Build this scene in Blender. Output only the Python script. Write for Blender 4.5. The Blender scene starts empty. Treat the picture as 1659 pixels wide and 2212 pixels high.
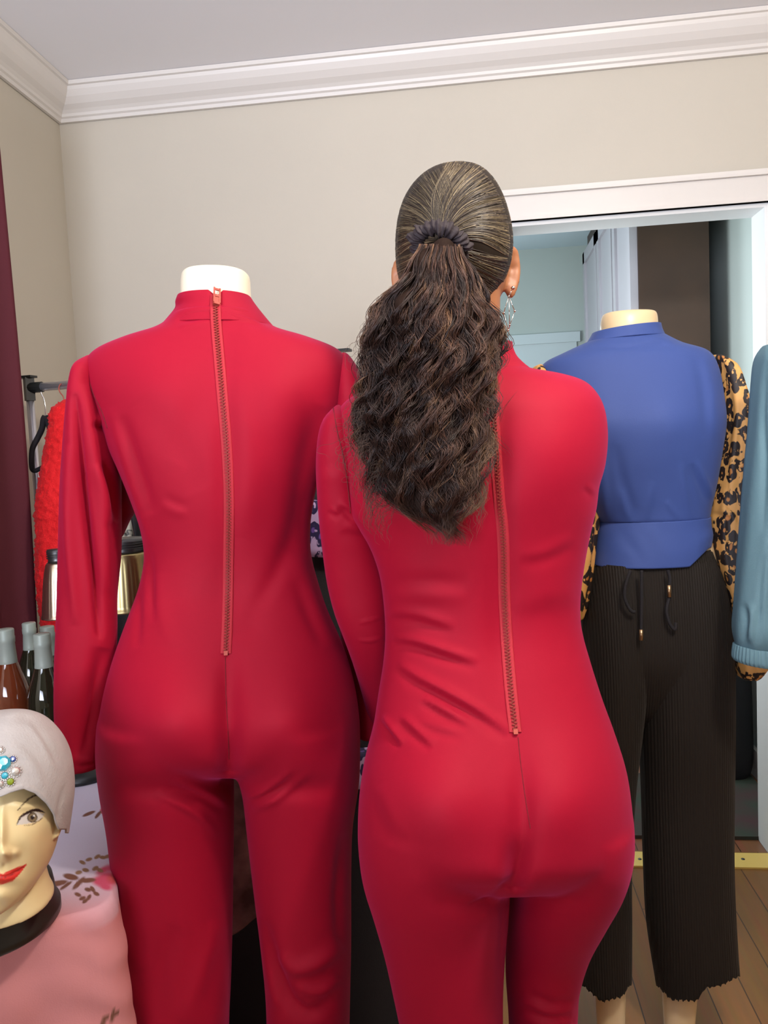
import bpy, bmesh, math, random
import numpy as np
from mathutils import Vector
from mathutils.bvhtree import BVHTree
random.seed(7); rng = np.random.default_rng(7)
S = bpy.context.scene
COL = S.collection

# ------------------------------------------------------------------ camera
F = 1698.9; YAW, PIT, ROL = 0.1166, 0.0744, 0.0463
CAM = np.array([0, 0, 1.32])
_fh = np.array([-math.sin(YAW), math.cos(YAW), 0]); _r0 = np.array([math.cos(YAW), math.sin(YAW), 0]); _z = np.array([0, 0, 1.])
FW = _fh*math.cos(PIT) - _z*math.sin(PIT); _u0 = _fh*math.sin(PIT) + _z*math.cos(PIT)
RT = _r0*math.cos(ROL) - _u0*math.sin(ROL); UP = _u0*math.cos(ROL) + _r0*math.sin(ROL)
FH = _fh
cd = bpy.data.cameras.new('camera'); cam = bpy.data.objects.new('camera', cd); COL.objects.link(cam)
cd.sensor_fit = 'VERTICAL'; cd.sensor_height = 24; cd.lens = F/2212*24; cd.clip_start = 0.02
from mathutils import Matrix
M = Matrix.Identity(4)
for i in range(3):
    M[i][0] = RT[i]; M[i][1] = UP[i]; M[i][2] = -FW[i]; M[i][3] = CAM[i]
cam.matrix_world = M
S.camera = cam

W, CZ, XL, CB = 2.50, 2.523, -1.29, 2.427       # back wall, ceiling, left wall, crown bottom

# ------------------------------------------------------------------ light
S.view_settings.view_transform = 'Standard'; S.view_settings.look = 'None'
S.view_settings.gamma = 1; S.view_settings.use_curve_mapping = False
S.view_settings.exposure = -0.5
w = bpy.data.worlds.new('world'); S.world = w; w.use_nodes = True
w.node_tree.nodes['Background'].inputs[0].default_value = (0.75, 0.8, 1, 1)
w.node_tree.nodes['Background'].inputs[1].default_value = 0.10
def area(name, loc, aim, size, power, col, sy=None, spread=math.pi):
    l = bpy.data.lights.new(name, 'AREA'); l.energy = power; l.color = col; l.size = size
    if sy: l.shape = 'RECTANGLE'; l.size_y = sy
    l.spread = spread
    o = bpy.data.objects.new(name, l); COL.objects.link(o); o.location = loc
    o.rotation_euler = (Vector(aim)-Vector(loc)).to_track_quat('-Z', 'Y').to_euler()
    return o
def bulb(name, loc, r, power, col):
    l = bpy.data.lights.new(name, 'POINT'); l.energy = power; l.color = col; l.shadow_soft_size = r
    o = bpy.data.objects.new(name, l); COL.objects.link(o); o.location = loc; return o
bulb('ceiling_lamp_light', (0.60, 0.50, 2.26), 0.08, 80, (1, 0.91, 0.80))
area('window_light', (-0.75, -1.45, 1.45), (-0.3, 0.45, 2.6), 1.1, 70, (0.78, 0.84, 1.0), 1.0, math.radians(105))
bulb('kitchen_fill_light', (-0.25, 3.7, 1.7), 0.15, 46, (0.84, 0.94, 1.0))  # added fill, kept out of view, brightens kitchen walls and ceiling; no lamp there
area('kitchen_window_light', (0.15, 3.0, 1.5), (1.4, 3.0, 1.5), 0.5, 12, (0.88, 0.95, 1.0), 1.2)

# ------------------------------------------------------------------ helpers
def P(px, py, d): return CAM + d*(FW + (px-829.5)/F*RT - (py-1106)/F*UP)
def ray(px, py):
    v = FW + (px-829.5)/F*RT - (py-1106)/F*UP
    return v/np.linalg.norm(v)
def Pz(px, py, z):
    v = ray(px, py); return CAM + v*((z-CAM[2])/v[2])
def Pplane(px, py, ax, val):
    v = ray(px, py); return CAM + v*((val-CAM[ax])/v[ax])
def proj(V):
    D = np.asarray(V)-CAM; d = D@FW
    return 829.5+F*(D@RT)/d, 1106-F*(D@UP)/d, d

def mat(name, col, rough=0.5, metal=0, spec=0.5, bump=0, bscale=200, var=0, vscale=8, col2=None, sheen=0, sheent=(1, .6, .8), trans=0, attr=None, coat=0, aniso=None, emit=None):
    m = bpy.data.materials.new(name); m.use_nodes = True; nt = m.node_tree; N = nt.nodes; L = nt.links
    b = N['Principled BSDF']
    b.inputs['Base Color'].default_value = (*col, 1); b.inputs['Roughness'].default_value = rough
    b.inputs['Metallic'].default_value = metal; b.inputs['Specular IOR Level'].default_value = spec
    b.inputs['Transmission Weight'].default_value = trans
    if coat: b.inputs['Coat Weight'].default_value = coat
    if sheen:
        b.inputs['Sheen Weight'].default_value = sheen; b.inputs['Sheen Tint'].default_value = (*sheent, 1); b.inputs['Sheen Roughness'].default_value = 0.45
    tc = N.new('ShaderNodeTexCoord')
    if attr:
        a = N.new('ShaderNodeAttribute'); a.attribute_name = attr; L.new(a.outputs['Color'], b.inputs['Base Color'])
    elif var or col2:
        n = N.new('ShaderNodeTexNoise'); n.inputs['Scale'].default_value = vscale; n.inputs['Detail'].default_value = 6
        L.new(tc.outputs['Object'], n.inputs['Vector'])
        r = N.new('ShaderNodeValToRGB'); c2 = col2 or tuple(c*(1-var) for c in col)
        r.color_ramp.elements[0].position = .35; r.color_ramp.elements[1].position = .65
        r.color_ramp.elements[0].color = (*c2, 1); r.color_ramp.elements[1].color = (*col, 1)
        L.new(n.outputs['Fac'], r.inputs['Fac']); L.new(r.outputs['Color'], b.inputs['Base Color'])
    if bump:
        n = N.new('ShaderNodeTexNoise'); n.inputs['Scale'].default_value = bscale; n.inputs['Detail'].default_value = 3
        L.new(tc.outputs['Object'], n.inputs['Vector'])
        bp = N.new('ShaderNodeBump'); bp.inputs['Strength'].default_value = bump; bp.inputs['Distance'].default_value = .002
        L.new(n.outputs['Fac'], bp.inputs['Height']); L.new(bp.outputs['Normal'], b.inputs['Normal'])
    return m

def leopard(name, base, mid, dark, scale, stretch=(1, 1, .75)):
    m = bpy.data.materials.new(name); m.use_nodes = True; nt = m.node_tree; N = nt.nodes; L = nt.links
    b = N['Principled BSDF']; b.inputs['Roughness'].default_value = .6
    tc = N.new('ShaderNodeTexCoord'); mp = N.new('ShaderNodeMapping'); mp.inputs['Scale'].default_value = stretch
    L.new(tc.outputs['Object'], mp.inputs['Vector'])
    nz = N.new('ShaderNodeTexNoise'); nz.inputs['Scale'].default_value = scale*1.1; nz.inputs['Detail'].default_value = 2
    L.new(mp.outputs['Vector'], nz.inputs['Vector'])
    sub = N.new('ShaderNodeVectorMath'); sub.operation = 'MULTIPLY_ADD'; sub.inputs[1].default_value = (.8/scale,)*3
    L.new(nz.outputs['Color'], sub.inputs[0]); L.new(mp.outputs['Vector'], sub.inputs[2])
    v = N.new('ShaderNodeTexVoronoi'); v.inputs['Scale'].default_value = scale
    L.new(sub.outputs['Vector'], v.inputs['Vector'])
    # rosette: ring of dark around a mid-coloured heart, broken by noise
    r = N.new('ShaderNodeValToRGB'); e = r.color_ramp.elements
    e[0].position = 0; e[0].color = (*mid, 1)
    e[1].position = .22; e[1].color = (*dark, 1)
    for p_, c_ in ((.17, mid), (.54, dark), (.58, base)):
        q = e.new(p_); q.color = (*c_, 1)
    L.new(v.outputs['Distance'], r.inputs['Fac'])
    n2 = N.new('ShaderNodeTexNoise'); n2.inputs['Scale'].default_value = scale*1.7; L.new(mp.outputs['Vector'], n2.inputs['Vector'])
    r2 = N.new('ShaderNodeValToRGB'); r2.color_ramp.elements[0].position = .60; r2.color_ramp.elements[1].position = .63
    L.new(n2.outputs['Fac'], r2.inputs['Fac'])
    mx = N.new('ShaderNodeMix'); mx.data_type = 'RGBA'
    L.new(r2.outputs['Color'], mx.inputs['Factor']); L.new(r.outputs['Color'], mx.inputs['A']); mx.inputs['B'].default_value = (*base, 1)
    L.new(mx.outputs['Result'], b.inputs['Base Color'])
    return m

def link(name, me, m=None, parent=None, smooth=True):
    o = bpy.data.objects.new(name, me); COL.objects.link(o)
    if m: me.materials.append(m)
    if smooth and len(me.polygons): me.polygons.foreach_set('use_smooth', [True]*len(me.polygons))
    if parent:
        o.parent = parent; o.matrix_parent_inverse = parent_inv(parent)
    return o
def parent_inv(p):
    # parents carry only a translation; chain them
    t = Vector((0, 0, 0)); q = p
    while q: t += q.location; q = q.parent if q.parent and q.matrix_parent_inverse == Matrix.Identity(4) else None
    return Matrix.Translation(-t)
def empty(name, loc, label, cat, group=None):
    o = bpy.data.objects.new(name, None); COL.objects.link(o); o.location = Vector(loc); o.empty_display_size = .05
    return tag(o, label, cat, group)
def tag(o, label, cat, group=None, kind=None):
    if label: o['label'] = label
    if cat: o['category'] = cat
    if group: o['group'] = group
    if kind: o['kind'] = kind
    return o
def mesh(name, V, Fc):
    me = bpy.data.meshes.new(name); me.from_pydata([tuple(v) for v in V], [], [tuple(f) for f in Fc]); me.update(); return me

class MB:
    def __init__(s): s.V = []; s.F = []
    def add(s, V, Fc):
        k = len(s.V); s.V += [tuple(v) for v in V]; s.F += [tuple(i+k for i in f) for f in Fc]; return s
    def grid(s, G, closed=True, cap=True):
        G = np.asarray(G); n, m = G.shape[:2]; Fc = []
        for i in range(n-1):
            for j in range(m if closed else m-1):
                j2 = (j+1) % m; Fc.append((i*m+j, i*m+j2, (i+1)*m+j2, (i+1)*m+j))
        V = list(G.reshape(-1, 3))
        if cap and closed:
            for i, fl in ((0, True), (n-1, False)):
                V.append(G[i].mean(0)); c = len(V)-1
                for j in range(m):
                    j2 = (j+1) % m
                    Fc.append((i*m+j2, i*m+j, c) if fl else (i*m+j, i*m+j2, c))
        return s.add(V, Fc)
    def box(s, lo, hi, bev=0):
        lo = np.array(lo, float); hi = np.array(hi, float)
        V = [(x, y, z) for x in (lo[0], hi[0]) for y in (lo[1], hi[1]) for z in (lo[2], hi[2])]
        return s.add(V, [(0, 1, 3, 2), (4, 6, 7, 5), (0, 4, 5, 1), (2, 3, 7, 6), (0, 2, 6, 4), (1, 5, 7, 3)])
    def obox(s, c, ax, ay, az):
        c, ax, ay, az = map(np.array, (c, ax, ay, az))
        V = [c+i*ax+j*ay+k*az for i in (-1, 1) for j in (-1, 1) for k in (-1, 1)]
        return s.add(V, [(0, 1, 3, 2), (4, 6, 7, 5), (0, 4, 5, 1), (2, 3, 7, 6), (0, 2, 6, 4), (1, 5, 7, 3)])
    def tube(s, pts, r, n=12, cap=True):
        pts = np.array(pts, float); r = np.broadcast_to(np.array(r, float), (len(pts),))
        T = np.gradient(pts, axis=0); T /= np.linalg.norm(T, axis=1)[:, None]+1e-12
        a = np.array([0, 0, 1.]) if abs(T[0][2]) < .9 else np.array([1., 0, 0])
        G = []; u = np.cross(T[0], a); u /= np.linalg.norm(u)
        th = np.arange(n)/n*2*np.pi
        for p, t, q in zip(pts, T, r):
            u = u-t*(u@t); u /= np.linalg.norm(u); v = np.cross(t, u)
            G.append(p+q*(np.cos(th)[:, None]*u+np.sin(th)[:, None]*v))
        return s.grid(G, True, cap)
    def lathe(s, c, prof, n=32, axis=(0, 0, 1), cap=True):
        ax = np.array(axis, float); ax /= np.linalg.norm(ax)
        a = np.array([1., 0, 0]) if abs(ax[0]) < .9 else np.array([0, 1., 0])
        u = np.cross(ax, a); u /= np.linalg.norm(u); v = np.cross(ax, u); th = np.arange(n)/n*2*np.pi
        G = [np.array(c)+h*ax+r*(np.cos(th)[:, None]*u+np.sin(th)[:, None]*v) for r, h in prof]
        return s.grid(G, True, cap)
    def build(s, name, m, parent=None, smooth=True, sharp=False):
        me = mesh(name, s.V, s.F)
        bm = bmesh.new(); bm.from_mesh(me); bmesh.ops.recalc_face_normals(bm, faces=bm.faces); bm.to_mesh(me); bm.free()
        o = link(name, me, m, parent, smooth)
        if smooth and sharp:
            try: me.set_sharp_from_angle(angle=math.radians(35))
            except Exception: pass
        return o

def crom(A, n):
    """smooth resampling of control rows"""
    A = np.array(A, float); k = len(A); t = np.linspace(0, k-1, n); out = []
    for x in t:
        i = min(int(x), k-2); f = x-i
        p0 = A[max(i-1, 0)]; p1 = A[i]; p2 = A[i+1]; p3 = A[min(i+2, k-1)]
        m1 = (p2-p0)/2; m2 = (p3-p1)/2; f2 = f*f; f3 = f2*f
        out.append((2*f3-3*f2+1)*p1+(f3-2*f2+f)*m1+(-2*f3+3*f2)*p2+(f3-f2)*m2)
    return np.array(out)
def loft(rows, n=None, seg=48, mb=None, cap=True, shrink=0, wob=None):
    """rows: (xl,yl,xr,yr,depth,half depth[,exponent])"""
    rows = [tuple(r)+((2.25,) if len(r) == 6 else ()) for r in rows]
    R = crom(rows, n or len(rows)*5); G = []
    th = np.arange(seg)/seg*2*np.pi; c, s = np.cos(th), np.sin(th)
    for k, (xl, yl, xr, yr, d, b, e) in enumerate(R):
        a_, b_ = P(xl, yl, d), P(xr, yr, d); ce = (a_+b_)/2; ax = (b_-a_)/2
        if shrink:
            L_ = np.linalg.norm(ax); ax = ax*max(L_-shrink, .004)/L_; b = max(b-shrink, .004)
        X = np.sign(c)*np.abs(c)**(2/e); Y = np.sign(s)*np.abs(s)**(2/e)
        if wob is not None:
            q = wob(k/(len(R)-1), th); X = X*q; Y = Y*q
        G.append(ce+X[:, None]*ax+Y[:, None]*FH*b)
    mb = mb or MB(); mb.grid(G, True, cap); return mb
def organic(name, mb, voxel=.004, smooth=8):
    me = mesh('t', mb.V, mb.F)
    bm = bmesh.new(); bm.from_mesh(me); bmesh.ops.recalc_face_normals(bm, faces=bm.faces); bm.to_mesh(me); bm.free()
    o = bpy.data.objects.new('t', me); COL.objects.link(o)
    r = o.modifiers.new('r', 'REMESH'); r.mode = 'VOXEL'; r.voxel_size = voxel
    if smooth:
        s = o.modifiers.new('s', 'SMOOTH'); s.factor = .5; s.iterations = smooth
    dg = bpy.context.evaluated_depsgraph_get(); dg.update()
    e = bpy.data.meshes.new_from_object(o.evaluated_get(dg)); e.name = name
    bpy.data.objects.remove(o); bpy.data.meshes.remove(me)
    e.materials.clear()
    return e
def getV(me):
    a = np.empty(len(me.vertices)*3, np.float32); me.vertices.foreach_get('co', a); return a.reshape(-1, 3).astype(float)
def getN(me):
    a = np.empty(len(me.vertices)*3, np.float32); me.vertices.foreach_get('normal', a); return a.reshape(-1, 3).astype(float)
def setV(me, V): me.vertices.foreach_set('co', V.astype(np.float32).ravel()); me.update()
def polyd(x, y, pl):
    """signed distance to a polyline and position along it"""
    pl = np.array(pl, float); best = np.full(len(x), 1e9); sg = np.zeros(len(x)); tt = np.zeros(len(x))
    sl = np.hypot(*(pl[1:]-pl[:-1]).T); cum = np.r_[0, np.cumsum(sl)]/sl.sum()
    for i in range(len(pl)-1):
        a, b = pl[i], pl[i+1]; ab = b-a; l2 = ab@ab
        t = np.clip(((x-a[0])*ab[0]+(y-a[1])*ab[1])/l2, 0, 1)
        dx, dy = x-a[0]-t*ab[0], y-a[1]-t*ab[1]; d = np.hypot(dx, dy); s = np.sign(ab[0]*dy-ab[1]*dx)
        m = d < best; best[m] = d[m]; sg[m] = s[m]; tt[m] = (cum[i]+t*(cum[i+1]-cum[i]))[m]
    return best, sg, tt
def sculpt(me, bumps=(), strokes=(), gain=1.0):
    """soft bulges and cloth folds raised towards the outside of the surface"""
    V = getV(me); N = getN(me); x, y, d = proj(V)
    view = V-CAM; view /= np.linalg.norm(view, axis=1)[:, None]
    face = np.clip(-(N*view).sum(1)*2.2, 0, 1)
    D = np.zeros(len(V))
    for (cx, cy, rx, ry, a, *rot) in bumps:
        q = math.radians(rot[0]) if rot else 0
        u = (x-cx)*math.cos(q)+(y-cy)*math.sin(q); v = -(x-cx)*math.sin(q)+(y-cy)*math.cos(q)
        D += a*np.exp(-(u/rx)**2-(v/ry)**2)
    D1 = np.zeros(len(V)); amp_k = .62*gain
    for pl, sig, amp, kind in strokes:
        pa = crom(pl, len(pl)*4); b, s, t = polyd(x, y, pa)
        tap = np.clip(np.sin(np.pi*np.clip(t, 0.0, 1)), 0, 1)**.6
        if kind == 'f': D1 += amp*tap*(s*b/sig)*np.exp(-.5*(b/sig)**2)*1.6
        else: D1 += amp*tap*np.exp(-(b/sig)**2)
    V = V - view*(D*face)[:, None] + N*(D1*face)[:, None]*amp_k
    setV(me, V)
def bvh(me):
    return BVHTree.FromPolygons([v.co[:] for v in me.vertices], [p.vertices[:] for p in me.polygons])
def hit(tree, px, py):
    h = tree.ray_cast(Vector(CAM), Vector(ray(px, py)))
    return (np.array(h[0]), np.array(h[1])) if h[0] else (None, None)
def smooth1(A, it=4):
    A = A.copy()
    for _ in range(it): A[1:-1] = (A[:-2]+2*A[1:-1]+A[2:])/4
    return A
def on_surface(tree, pl, n, off=0.0, it=6):
    pts = crom(pl, n); Q = []; Nn = []
    for x, y in pts:
        p, q = hit(tree, x, y)
        if p is None: continue
        Q.append(p); Nn.append(q)
    Q = smooth1(np.array(Q), it); Nn = smooth1(np.array(Nn), it*2); Nn /= np.linalg.norm(Nn, axis=1)[:, None]
    return Q+Nn*off, Nn
def arclen(Q, step):
    s = np.r_[0, np.cumsum(np.linalg.norm(np.diff(Q, axis=0), axis=1))]; n = max(3, int(s[-1]/step))
    return np.linspace(0, s[-1], n), s
def seam(tree, pl, m, parent, r=.0007, n=60):
    Q, Nn = on_surface(tree, pl, n, r*.2)
    return MB().tube(Q, r, 6).build('seam', m, parent)
def zipper(tree, pl, width, mt, mtooth, parent, slider=True):
    Q, Nn = on_surface(tree, pl, 160, .0012, 10)
    T = np.gradient(Q, axis=0); T /= np.linalg.norm(T, axis=1)[:, None]
    C = np.cross(T, Nn); C /= np.linalg.norm(C, axis=1)[:, None]; h = width/2
    prof = [(-1.0, -.0016), (-1.0, .0003), (-.92, .0009), (-.5, .0006), (-.3, .0003), (.3, .0003), (.5, .0006), (.92, .0009), (1.0, .0003), (1.0, -.0016)]
    G = np.array([[q+c*h*a+nn*b for a, b in prof] for q, c, nn in zip(Q, C, Nn)])
    MB().grid(G, False).build('zipper_tape', mt, parent)
    mb = MB(); ss, s = arclen(Q, .0021)
    for i, q in enumerate(ss):
        p = np.array([np.interp(q, s, Q[:, k]) for k in range(3)]); c = np.array([np.interp(q, s, C[:, k]) for k in range(3)])
        t = np.array([np.interp(q, s, T[:, k]) for k in range(3)]); nn = np.array([np.interp(q, s, Nn[:, k]) for k in range(3)])
        sd = 1 if i % 2 else -1
        mb.obox(p+c*sd*h*.17+nn*.0012, c*h*.26, t*.00075, nn*.0010)
    mb.build('zipper_teeth', mtooth, parent, smooth=False)
    # bottom stop
    MB().obox(Q[-1]+Nn[-1]*.001, C[-1]*h*.35, T[-1]*.003, Nn[-1]*.0016).build('zipper_stop', MAT['brass_red'], parent, smooth=False)
    return Q, C, T, Nn
def setcol(me, C):
    a = me.color_attributes.new('Col', 'FLOAT_COLOR', 'POINT')
    C = np.c_[C, np.ones(len(C))].astype(np.float32); a.data.foreach_set('color', C.ravel())
def srgb(r, g, b):
    return tuple(((c/255)/12.92 if c/255 <= .04045 else ((c/255+.055)/1.055)**2.4) for c in (r, g, b))

# ------------------------------------------------------------------ materials
MAT = {}
MAT['suit'] = mat('crimson_scuba', (.33, .0020, .018), .68, spec=.18, bump=.05, bscale=900, sheen=.22, sheent=(1, .12, .42))
MAT['seam'] = mat('seam_thread', (.16, .002, .008), .8)
MAT['tape'] = mat('zipper_tape', (.42, .016, .028), .6, bump=.3, bscale=1500, spec=.3)
MAT['teeth'] = mat('zipper_teeth', (.24, .026, .020), .6, spec=.25)
MAT['brass_red'] = mat('zipper_metal', (.42, .08, .055), .35, metal=.4)
MAT['wall'] = mat('wall_paint', (.58, .53, .44), .75, bump=.08, bscale=120, var=.03, vscale=3)
MAT['ceil'] = mat('ceiling_paint', (.88, .87, .88), .85, bump=.05, bscale=60)
MAT['trim'] = mat('trim_paint', (.72, .68, .63), .38, bump=.12, bscale=25)
MAT['mann'] = mat('mannequin_plastic', (.80, .60, .34), .32, coat=.2)
MAT['mann_pale'] = mat('mannequin_pale_plastic', (.90, .83, .62), .3, coat=.2)
MAT['skin'] = mat('skin', (.42, .17, .075), .5, var=.15, vscale=30)
MAT['skin'].node_tree.nodes['Principled BSDF'].inputs['Subsurface Weight'].default_value = .15
MAT['hair'] = mat('hair', (.05, .03, .02), .48, spec=.4, attr='Col')
MAT['hairbase'] = mat('hair_base', (.022, .015, .010), .5, bump=.5, bscale=60, spec=.15)
MAT['scrunchie'] = mat('scrunchie', (.018, .009, .011), .75, bump=.4, bscale=300)
MAT['silver'] = mat('silver', (.8, .8, .78), .15, metal=1)
MAT['chrome'] = mat('chrome', (.80, .78, .84), .32, metal=.85)
MAT['blackplastic'] = mat('black_plastic', (.012, .014, .013), .4)
MAT['black'] = mat('black_cloth', (.010, .008, .010), .85, bump=.3, bscale=300)
MAT['blue'] = mat('blue_scuba', (.044, .080, .27), .65, spec=.3, bump=.1, bscale=800, sheen=.1, sheent=(.6, .7, 1))
MAT['leo'] = leopard('leopard_tan', (.72, .36, .10), (.50, .19, .04), (.018, .010, .008), 44)
MAT['leolav'] = leopard('leopard_lavender', (.58, .42, .66), (.16, .08, .34), (.018, .012, .07), 40)
MAT['teal'] = mat('teal_cotton', (.11, .21, .25), .75, bump=.2, bscale=400)
MAT['fur'] = mat('red_fur', (.78, .004, .008), .8, bump=.9, bscale=260, sheen=.3, sheent=(1, .2, .2))
MAT['curtain'] = mat('curtain', (.105, .010, .020), .8, bump=.3, bscale=300)
MAT['capsule'] = mat('foil_capsule', (.36, .42, .36), .42, metal=.1)
MAT['rose'] = mat('rose_wine_glass', (.16, .035, .012), .04, spec=.7, coat=1)
MAT['greenglass'] = mat('green_glass', (.012, .016, .008), .04, spec=.7, coat=1)
MAT['shade'] = mat('brushed_nickel', (.72, .62, .48), .28, metal=1)
MAT['shade2'] = mat('brushed_brass', (.42, .34, .16), .33, metal=1)
MAT['darkmetal'] = mat('dark_metal', (.10, .10, .10), .35, metal=.8)
MAT['beanie'] = mat('beanie_jersey', (.46, .43, .41), .85, bump=.35, bscale=350, var=.10, vscale=25)
MAT['cloth'] = mat('tablecloth', (.7, .6, .65), .8, attr='Col', bump=.15, bscale=500)
MAT['floral'] = mat('floral_cloth', (.36, .17, .16), .8, col2=(.09, .03, .03), vscale=16)
MAT['cab'] = mat('cabinet_brown', (.058, .028, .014), .5, var=.25, vscale=5)
MAT['cabw'] = mat('cabinet_door', (.42, .40, .43), .4)
MAT['kwall'] = mat('kitchen_wall_paint', (.50, .56, .53), .8)
MAT['kceil'] = mat('kitchen_ceiling_paint', (.62, .74, .80), .8)
MAT['brass'] = mat('brass_strip', (.85, .60, .16), .4, metal=.1)
MAT['wood_table'] = mat('table_wood', (.12, .06, .03), .5)
MAT['mat'] = mat('floor_mat', (.035, .05, .032), .9, col2=(.07, .03, .03), vscale=6)
# ribbed black trousers
def ribbed():
    m = mat('ribbed_black', (.014, .010, .007), .75, spec=.25, sheen=.04, sheent=(.8, .7, .6)); nt = m.node_tree; N = nt.nodes; L = nt.links
    tc = N['Texture Coordinate'] if 'Texture Coordinate' in N else N.new('ShaderNodeTexCoord')
    wv = N.new('ShaderNodeTexWave'); wv.inputs['Scale'].default_value = 60; wv.inputs['Distortion'].default_value = .6; wv.bands_direction = 'X'
    L.new(tc.outputs['Object'], wv.inputs['Vector'])
    bp = N.new('ShaderNodeBump'); bp.inputs['Strength'].default_value = .5; bp.inputs['Distance'].default_value = .002
    L.new(wv.outputs['Fac'], bp.inputs['Height']); L.new(bp.outputs['Normal'], N['Principled BSDF'].inputs['Normal'])
    return m
MAT['rib'] = ribbed()
def wood(name, c1, c2, dark, width, rough=.35):
    m = bpy.data.materials.new(name); m.use_nodes = True; nt = m.node_tree; N = nt.nodes; L = nt.links; b = N['Principled BSDF']
    b.inputs['Roughness'].default_value = rough
    tc = N.new('ShaderNodeTexCoord'); mp = N.new('ShaderNodeMapping'); mp.inputs['Rotation'].default_value = (0, 0, math.pi/2)
    L.new(tc.outputs['Object'], mp.inputs['Vector'])
    br = N.new('ShaderNodeTexBrick'); br.inputs['Scale'].default_value = 1; br.inputs['Brick Width'].default_value = 1.1; br.inputs['Row Height'].default_value = width
    br.inputs['Mortar Size'].default_value = .0016; br.inputs['Color1'].default_value = (*c1, 1); br.inputs['Color2'].default_value = (*c2, 1); br.inputs['Mortar'].default_value = (*dark, 1)
    L.new(mp.outputs['Vector'], br.inputs['Vector'])
    mp2 = N.new('ShaderNodeMapping'); mp2.inputs['Scale'].default_value = (28, 2.0, 1); L.new(tc.outputs['Object'], mp2.inputs['Vector'])
    n = N.new('ShaderNodeTexNoise'); n.inputs['Scale'].default_value = 2; n.inputs['Detail'].default_value = 6; L.new(mp2.outputs['Vector'], n.inputs['Vector'])
    mx = N.new('ShaderNodeMix'); mx.data_type = 'RGBA'; mx.blend_type = 'MULTIPLY'; mx.inputs['Factor'].default_value = .45
    L.new(br.outputs['Color'], mx.inputs['A']); L.new(n.outputs['Color'], mx.inputs['B']); L.new(mx.outputs['Result'], b.inputs['Base Color'])
    return m
MAT['floor'] = wood('floor_wood', (.36, .17, .05), (.28, .125, .036), (.08, .04, .02), .085)
MAT['kfloor'] = wood('kitchen_floor_wood', (.33, .13, .06), (.26, .10, .045), (.05, .02, .01), .08)

# ------------------------------------------------------------------ room
def struct(name, mb, m, parent=None, smooth=False):
    o = mb.build(name, m, parent, smooth=smooth)
    if not parent: o['kind'] = 'structure'
    return o
XR = 2.5; YB = -3.2; T = .11
# doorway: left jamb hidden behind the woman, right jamb at the picture's edge
JR = Pplane(1632, 468, 1, W+T)[0]
JL = Pplane(1028, 700, 1, W)[0]
HB = Pplane(1300, 487, 1, W+T)[2]     # underside of the header
struct('floor', MB().box((XL-.1, YB, -.05), (XR, W+.03, 0)), MAT['floor'])
struct('ceiling', MB().box((XL-.1, YB, CZ), (XR, W+.02, CZ+.06)), MAT['ceil'])
struct('wall_left', MB().box((XL-.1, YB, 0), (XL, W+T, CZ)), MAT['wall'])
wb = MB(); wb.box((XL, W, 0), (JL, W+T, CZ)); wb.box((JL, W, HB), (JR, W+T, CZ)); wb.box((JR, W, 0), (XR, W+T, CZ))
struct('wall_back', wb, MAT['wall'])
struct('wall_right', MB().box((XR, YB, 0), (XR+.1, W+T, CZ)), MAT['wall'])
struct('wall_front', MB().box((XL-.1, YB-.1, 0), (XR+.1, YB, CZ)), MAT['wall'])
# crown moulding, one profile run along each wall
prof = [(.002, CB-.0), (.012, CB), (.014, CB+.010), (.020, CB+.014), (.022, CB+.022), (.030, CB+.030), (.045, CB+.040), (.060, CB+.056), (.070, CB+.072), (.073, CB+.082), (.080, CB+.084), (.082, CZ-.001), (.002, CZ-.001)]
prof = [(a, min(z, CZ-.001)) for a, z in prof]
G = [[(x, W-a, z) for a, z in prof] for x in (XL+.0, XR)]
G[0] = [(XL+a, W-a, z) for a, z in prof]
struct('trim_1', MB().grid(np.array(G), False), MAT['trim'])
G = [[(XL+a, YB, z) for a, z in prof], [(XL+a, W-a, z) for a, z in prof]]
struct('trim_2', MB().grid(np.array(G), False), MAT['trim'])
# door casing: header and side casings
cw = Pplane(1400, 390, 1, W)[2]-HB
dm = MB()
dm.box((JL-.09, W-.018, HB), (JR+.09, W, HB+cw-.0)); 
dm.box((JL-.10, W-.030, HB+cw*.80), (JR+.10, W, HB+cw*.90)); dm.box((JL-.10, W-.024, HB+cw*.90), (JR+.10, W, HB+cw))
dm.box((JL-.09, W-.022, HB), (JR+.09, W, HB+.012))
struct('trim_3', dm, MAT['trim'])
struct('trim_4', MB().box((JL-.09, W-.018, 0), (JL, W, HB)).box((JR, W-.018, 0), (JR+.09, W, HB)), MAT['trim'])
# jamb lining
MAT['jamb'] = mat('jamb_paint', (.80, .81, .80), .5)
struct('trim_5', MB().box((JL, W, HB-.012), (JR, W+T, HB)).box((JR-.012, W-.0, 0), (JR, W+T, HB-.012)).box((JL, W, 0), (JL+.012, W+T, HB-.012)), MAT['jamb'])
struct('baseboard_back', MB().box((XL, W-.015, 0), (JL-.09, W, .12)), MAT['trim'])
struct('baseboard_left', MB().box((XL, YB, 0), (XL+.015, W-.015, .12)), MAT['trim'])
# brass threshold strip with screws
th = empty('threshold_strip', (JL+.5, W, 0), 'brass yellow threshold strip with dark screws across the doorway floor', 'threshold')
zt = .02
y0 = Pz(1500, 1876, 0.0)[1]; y1 = Pz(1500, 1841, .006)[1]
MB().box((JL+.012, y0, 0), (JR-.012, y1, .006)).build('strip', MAT['brass'], th, smooth=False)
for px in (1382, 1605):
    p = Pz(px, 1856, .006)
    MB().lathe((p[0], p[1], .0062), [(.006, 0), (.005, .0015), (.001, .002)], 10).build('screw', MAT['darkmetal'], th)
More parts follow.
